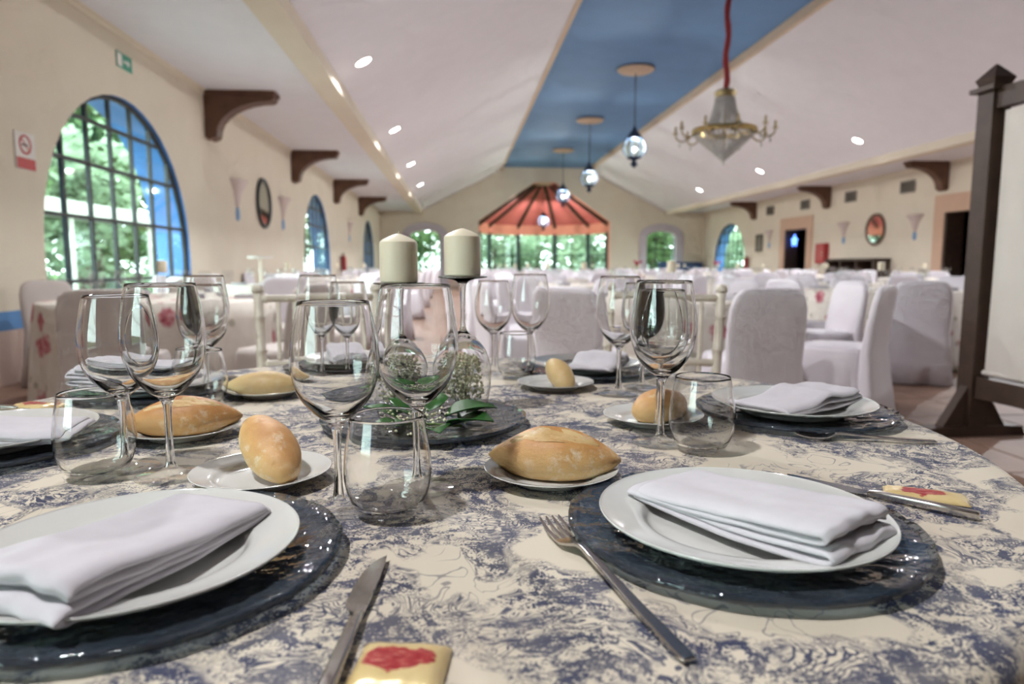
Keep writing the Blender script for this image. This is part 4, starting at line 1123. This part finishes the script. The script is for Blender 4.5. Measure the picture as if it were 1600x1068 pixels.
# --- glasses
glass('short', -.124, .693, 'empty wine glass left of the centre, in front, beside the stemless tumbler')
glass('tall', -.046, .752, 'tall empty wine glass in front of the candles')
glass('tumbler', -.072, .679, 'empty stemless tumbler at the front centre of the table')
glass('tall', .284, .925, 'tall empty wine glass at the right, nearest of the overlapping pair')
glass('short', .300, .990, 'empty wine glass right behind the tall one at the right')
glass('tumbler', .328, .885, 'empty stemless tumbler at the right beside the tall wine glass')
glass('tall', -.343, .822, 'tall empty wine glass before the large brown roll at left')
glass('short', -.412, .860, 'empty wine glass at far left behind the left tumbler')
glass('tumbler', -.432, .832, 'empty stemless tumbler at the left edge of the table')
glass('short', -.480, 1.330, 'empty wine glass at the back left, nearer of the two')
glass('tall', -.520, 1.455, 'empty wine glass at the back left, farther of the two')
glass('tumbler', -.455, 1.235, 'empty stemless tumbler at the back left beside the brown roll')
glass('short', .083, 1.60, 'empty wine glass at the far side right of the candles, left of its pair')
glass('tall', .168, 1.585, 'empty wine glass at the far side right of the candles, right of its pair')
glass('tumbler', .128, 1.50, 'empty stemless tumbler at the far side behind the small pale roll')
glass('tall', .310, 1.290, 'empty wine glass at the right behind the small golden roll')
glass('short', .375, 1.36, 'empty wine glass at the right farther back')
glass('tall', -.300, 1.500, 'empty wine glass at the far left of the candles')
glass('short', -.240, 1.520, 'empty wine glass close behind the left candle')

# --- cutlery and butter
fork((.086, .632), (.144, .396), 'steel fork lying left of the near right plate')
knife((-.066, .566), (-.080, .360), 'steel knife lying right of the near left plate', 1)
knife((.385, .757), (.512, .612), 'steel knife lying right of the near right plate', 1)
fork((.485, .935), (.672, .893), 'steel fork beside the place setting on the right rim')
knife((-.690, 1.215), (-.850, 1.250), 'steel knife by the left edge of the picture', 1)
packet(-.038, .402, R_(-8), 'gold butter packet with red print at the bottom edge of the picture', .058, .052, seed=2)
packet(.505, .682, R_(-30), 'gold butter packet with red print beyond the knife at right', .080, .036, h=.005, seed=3)
packet(-.745, 1.245, R_(-20), 'gold butter packet with red print at the left edge of the table', .075, .045, seed=5)
packet(-.46, 1.50, R_(-10), 'gold butter packet behind the pale roll at the back left', .06, .04, seed=6)

# --- centrepiece
charger(TC[0], TC[1], 'smoked blue glass charger plate at the middle under the candle glasses', 31, .161)
zc = Z0+.0072
solid_foot = [c for c in gp['tall'].children if c.name.startswith('foot')][0].copy(); solid_foot.data = solid_foot.data.copy(); solid_foot.data.materials[0] = M['clear_glass']
CG = [(-.094, 1.110, .216, 'left'), (.008, 1.135, .226, 'right')]
for x, y, h, l in CG:
    o = copy_tree(gp['tall']); sc = h/.2296
    for ch in o.children:
        if ch.name.startswith('foot'): ch.data = solid_foot.data
    o.location = (x, y, zc+h)
    o.scale = (1.02, 1.02, sc); o.rotation_euler = (PI, 0, 0)
    tag(o, 'upturned wine glass holding the %s candle on its foot, flowers inside' % l, 'wine glass', 'upturned candle glasses')
    c = thing('pillar_candle', 'ivory pillar candle, %s of two, on an upturned glass' % l, 'candle', (x, y, zc+h+.0002), 0, 'ivory pillar candles')
    MB().lathe([(0, 0), (.0285, 0), (.0300, .002), (.0302, .06), (.0295, .064), (.024, .0685), (.012, .074), (.003, .077), (0, .0772)], 48).build('wax_body', M['wax'], c, True, angle=30)
    MB().tube([(0,0,.076), (.0006,0,.079), (.001,.0004,.081)], .0009, 6).build('wick', M['wick'], c)
    # gypsophila inside the bowl
    rr2 = random.Random(int(x*1000)+50); f = thing('gypsophila_spray', 'white gypsophila inside the %s upturned glass' % l, 'flowers', (x, y, zc), 0, 'gypsophila sprays in the upturned glasses')
    fb = MB(); fs_ = MB()
    def bead(mb, c_, q):
        X, Y, Zz = c_; mb.add([(X+q,Y,Zz),(X-q,Y,Zz),(X,Y+q,Zz),(X,Y-q,Zz),(X,Y,Zz+q),(X,Y,Zz-q)], [(0,2,4),(2,1,4),(1,3,4),(3,0,4),(2,0,5),(1,2,5),(3,1,5),(0,3,5)])
    for i in range(420):
        zz = .022+.075*rr2.random(); mx = .036*math.sqrt(max(.05, 1-((zz-.05)/.062)**2)); a = rr2.random()*6.283; r = mx*math.sqrt(rr2.random())
        p = (r*math.cos(a), r*math.sin(a), zz); bead(fb, p, (.0021+.0016*rr2.random()))
        if i % 7 == 0: fs_.tube([(p[0]*.25, p[1]*.25, .004), (p[0]*.6, p[1]*.6, zz*.55), p], .0003, 3, False)
    tag(fb.build('blossoms', M['petal_white'], f), kind='stuff'); tag(fs_.build('stems', M['stem_green'], f), kind='stuff')
# leafy sprig and loose blossoms in front of the glasses
lf = thing('leafy_sprig', 'sprig of glossy green leaves lying on the middle charger before the glasses', 'leaves', (-.058, 1.000, zc))
lf.scale = (1.25, 1.25, 1.15)
def leaf(px, py, pz, yaw, tilt, L, Wd):
    n = 8; vs = []; fs = []
    for i in range(n+1):
        u = i/n; wv = 1.3*Wd*math.sin(PI*u**.75)*(1 if u < 1 else 0)+.0004; z = .07*L*math.sin(PI*u)
        vs += [(u*L, -wv, z+.25*wv), (u*L, 0, z-.0015), (u*L, wv, z+.25*wv)]
    for i in range(n): a = i*3; fs += [(a, a+3, a+4, a+1), (a+1, a+4, a+5, a+2)]
    o = MB().add(vs, fs).build('leaf', M['leaf_green'], lf, True, (px, py, pz), (0, -tilt, yaw))
    md = o.modifiers.new('s', 'SOLIDIFY'); md.thickness = .0006
for a in ((.035, -.02, .012, R_(-35), R_(12), .062, .019), (.03, -.012, .022, R_(5), R_(8), .062, .020), (.012, -.025, .008, R_(-75), R_(10), .055, .016), (.045, .0, .016, R_(25), R_(14), .05, .017), (.0, -.02, .010, R_(-120), R_(15), .045, .014),
          (-.025, .005, .016, R_(170), R_(18), .045, .013), (-.01, .0, .022, R_(140), R_(24), .04, .012), (.01, .005, .024, R_(70), R_(22), .045, .014), (-.015, -.015, .010, R_(-150), R_(10), .042, .013)): leaf(*a)
MB().tube([(-.05, .02, .006), (-.02, .0, .009), (.02, -.012, .011), (.05, -.02, .010)], .0016, 6).build('twig', M['stem_green'], lf, True)
f = thing('gypsophila_sprig', 'loose sprig of tiny white blossoms among the green leaves', 'flowers', (-.075, .985, zc))
rr2 = random.Random(77); fb = MB(); fs_ = MB()
for i in range(90):
    p = (rr2.gauss(.01, .03), rr2.gauss(0, .022), .006+.032*rr2.random()); bead(fb, p, .0014+.0014*rr2.random())
    if i % 3 == 0: fs_.tube([(.01, .01, .003), (p[0]*.6, p[1]*.6, p[2]*.7), p], .0004, 3, False)
tag(fb.build('blossoms', M['petal_white'], f), kind='stuff'); tag(fs_.build('stems', M['stem_green'], f), kind='stuff')
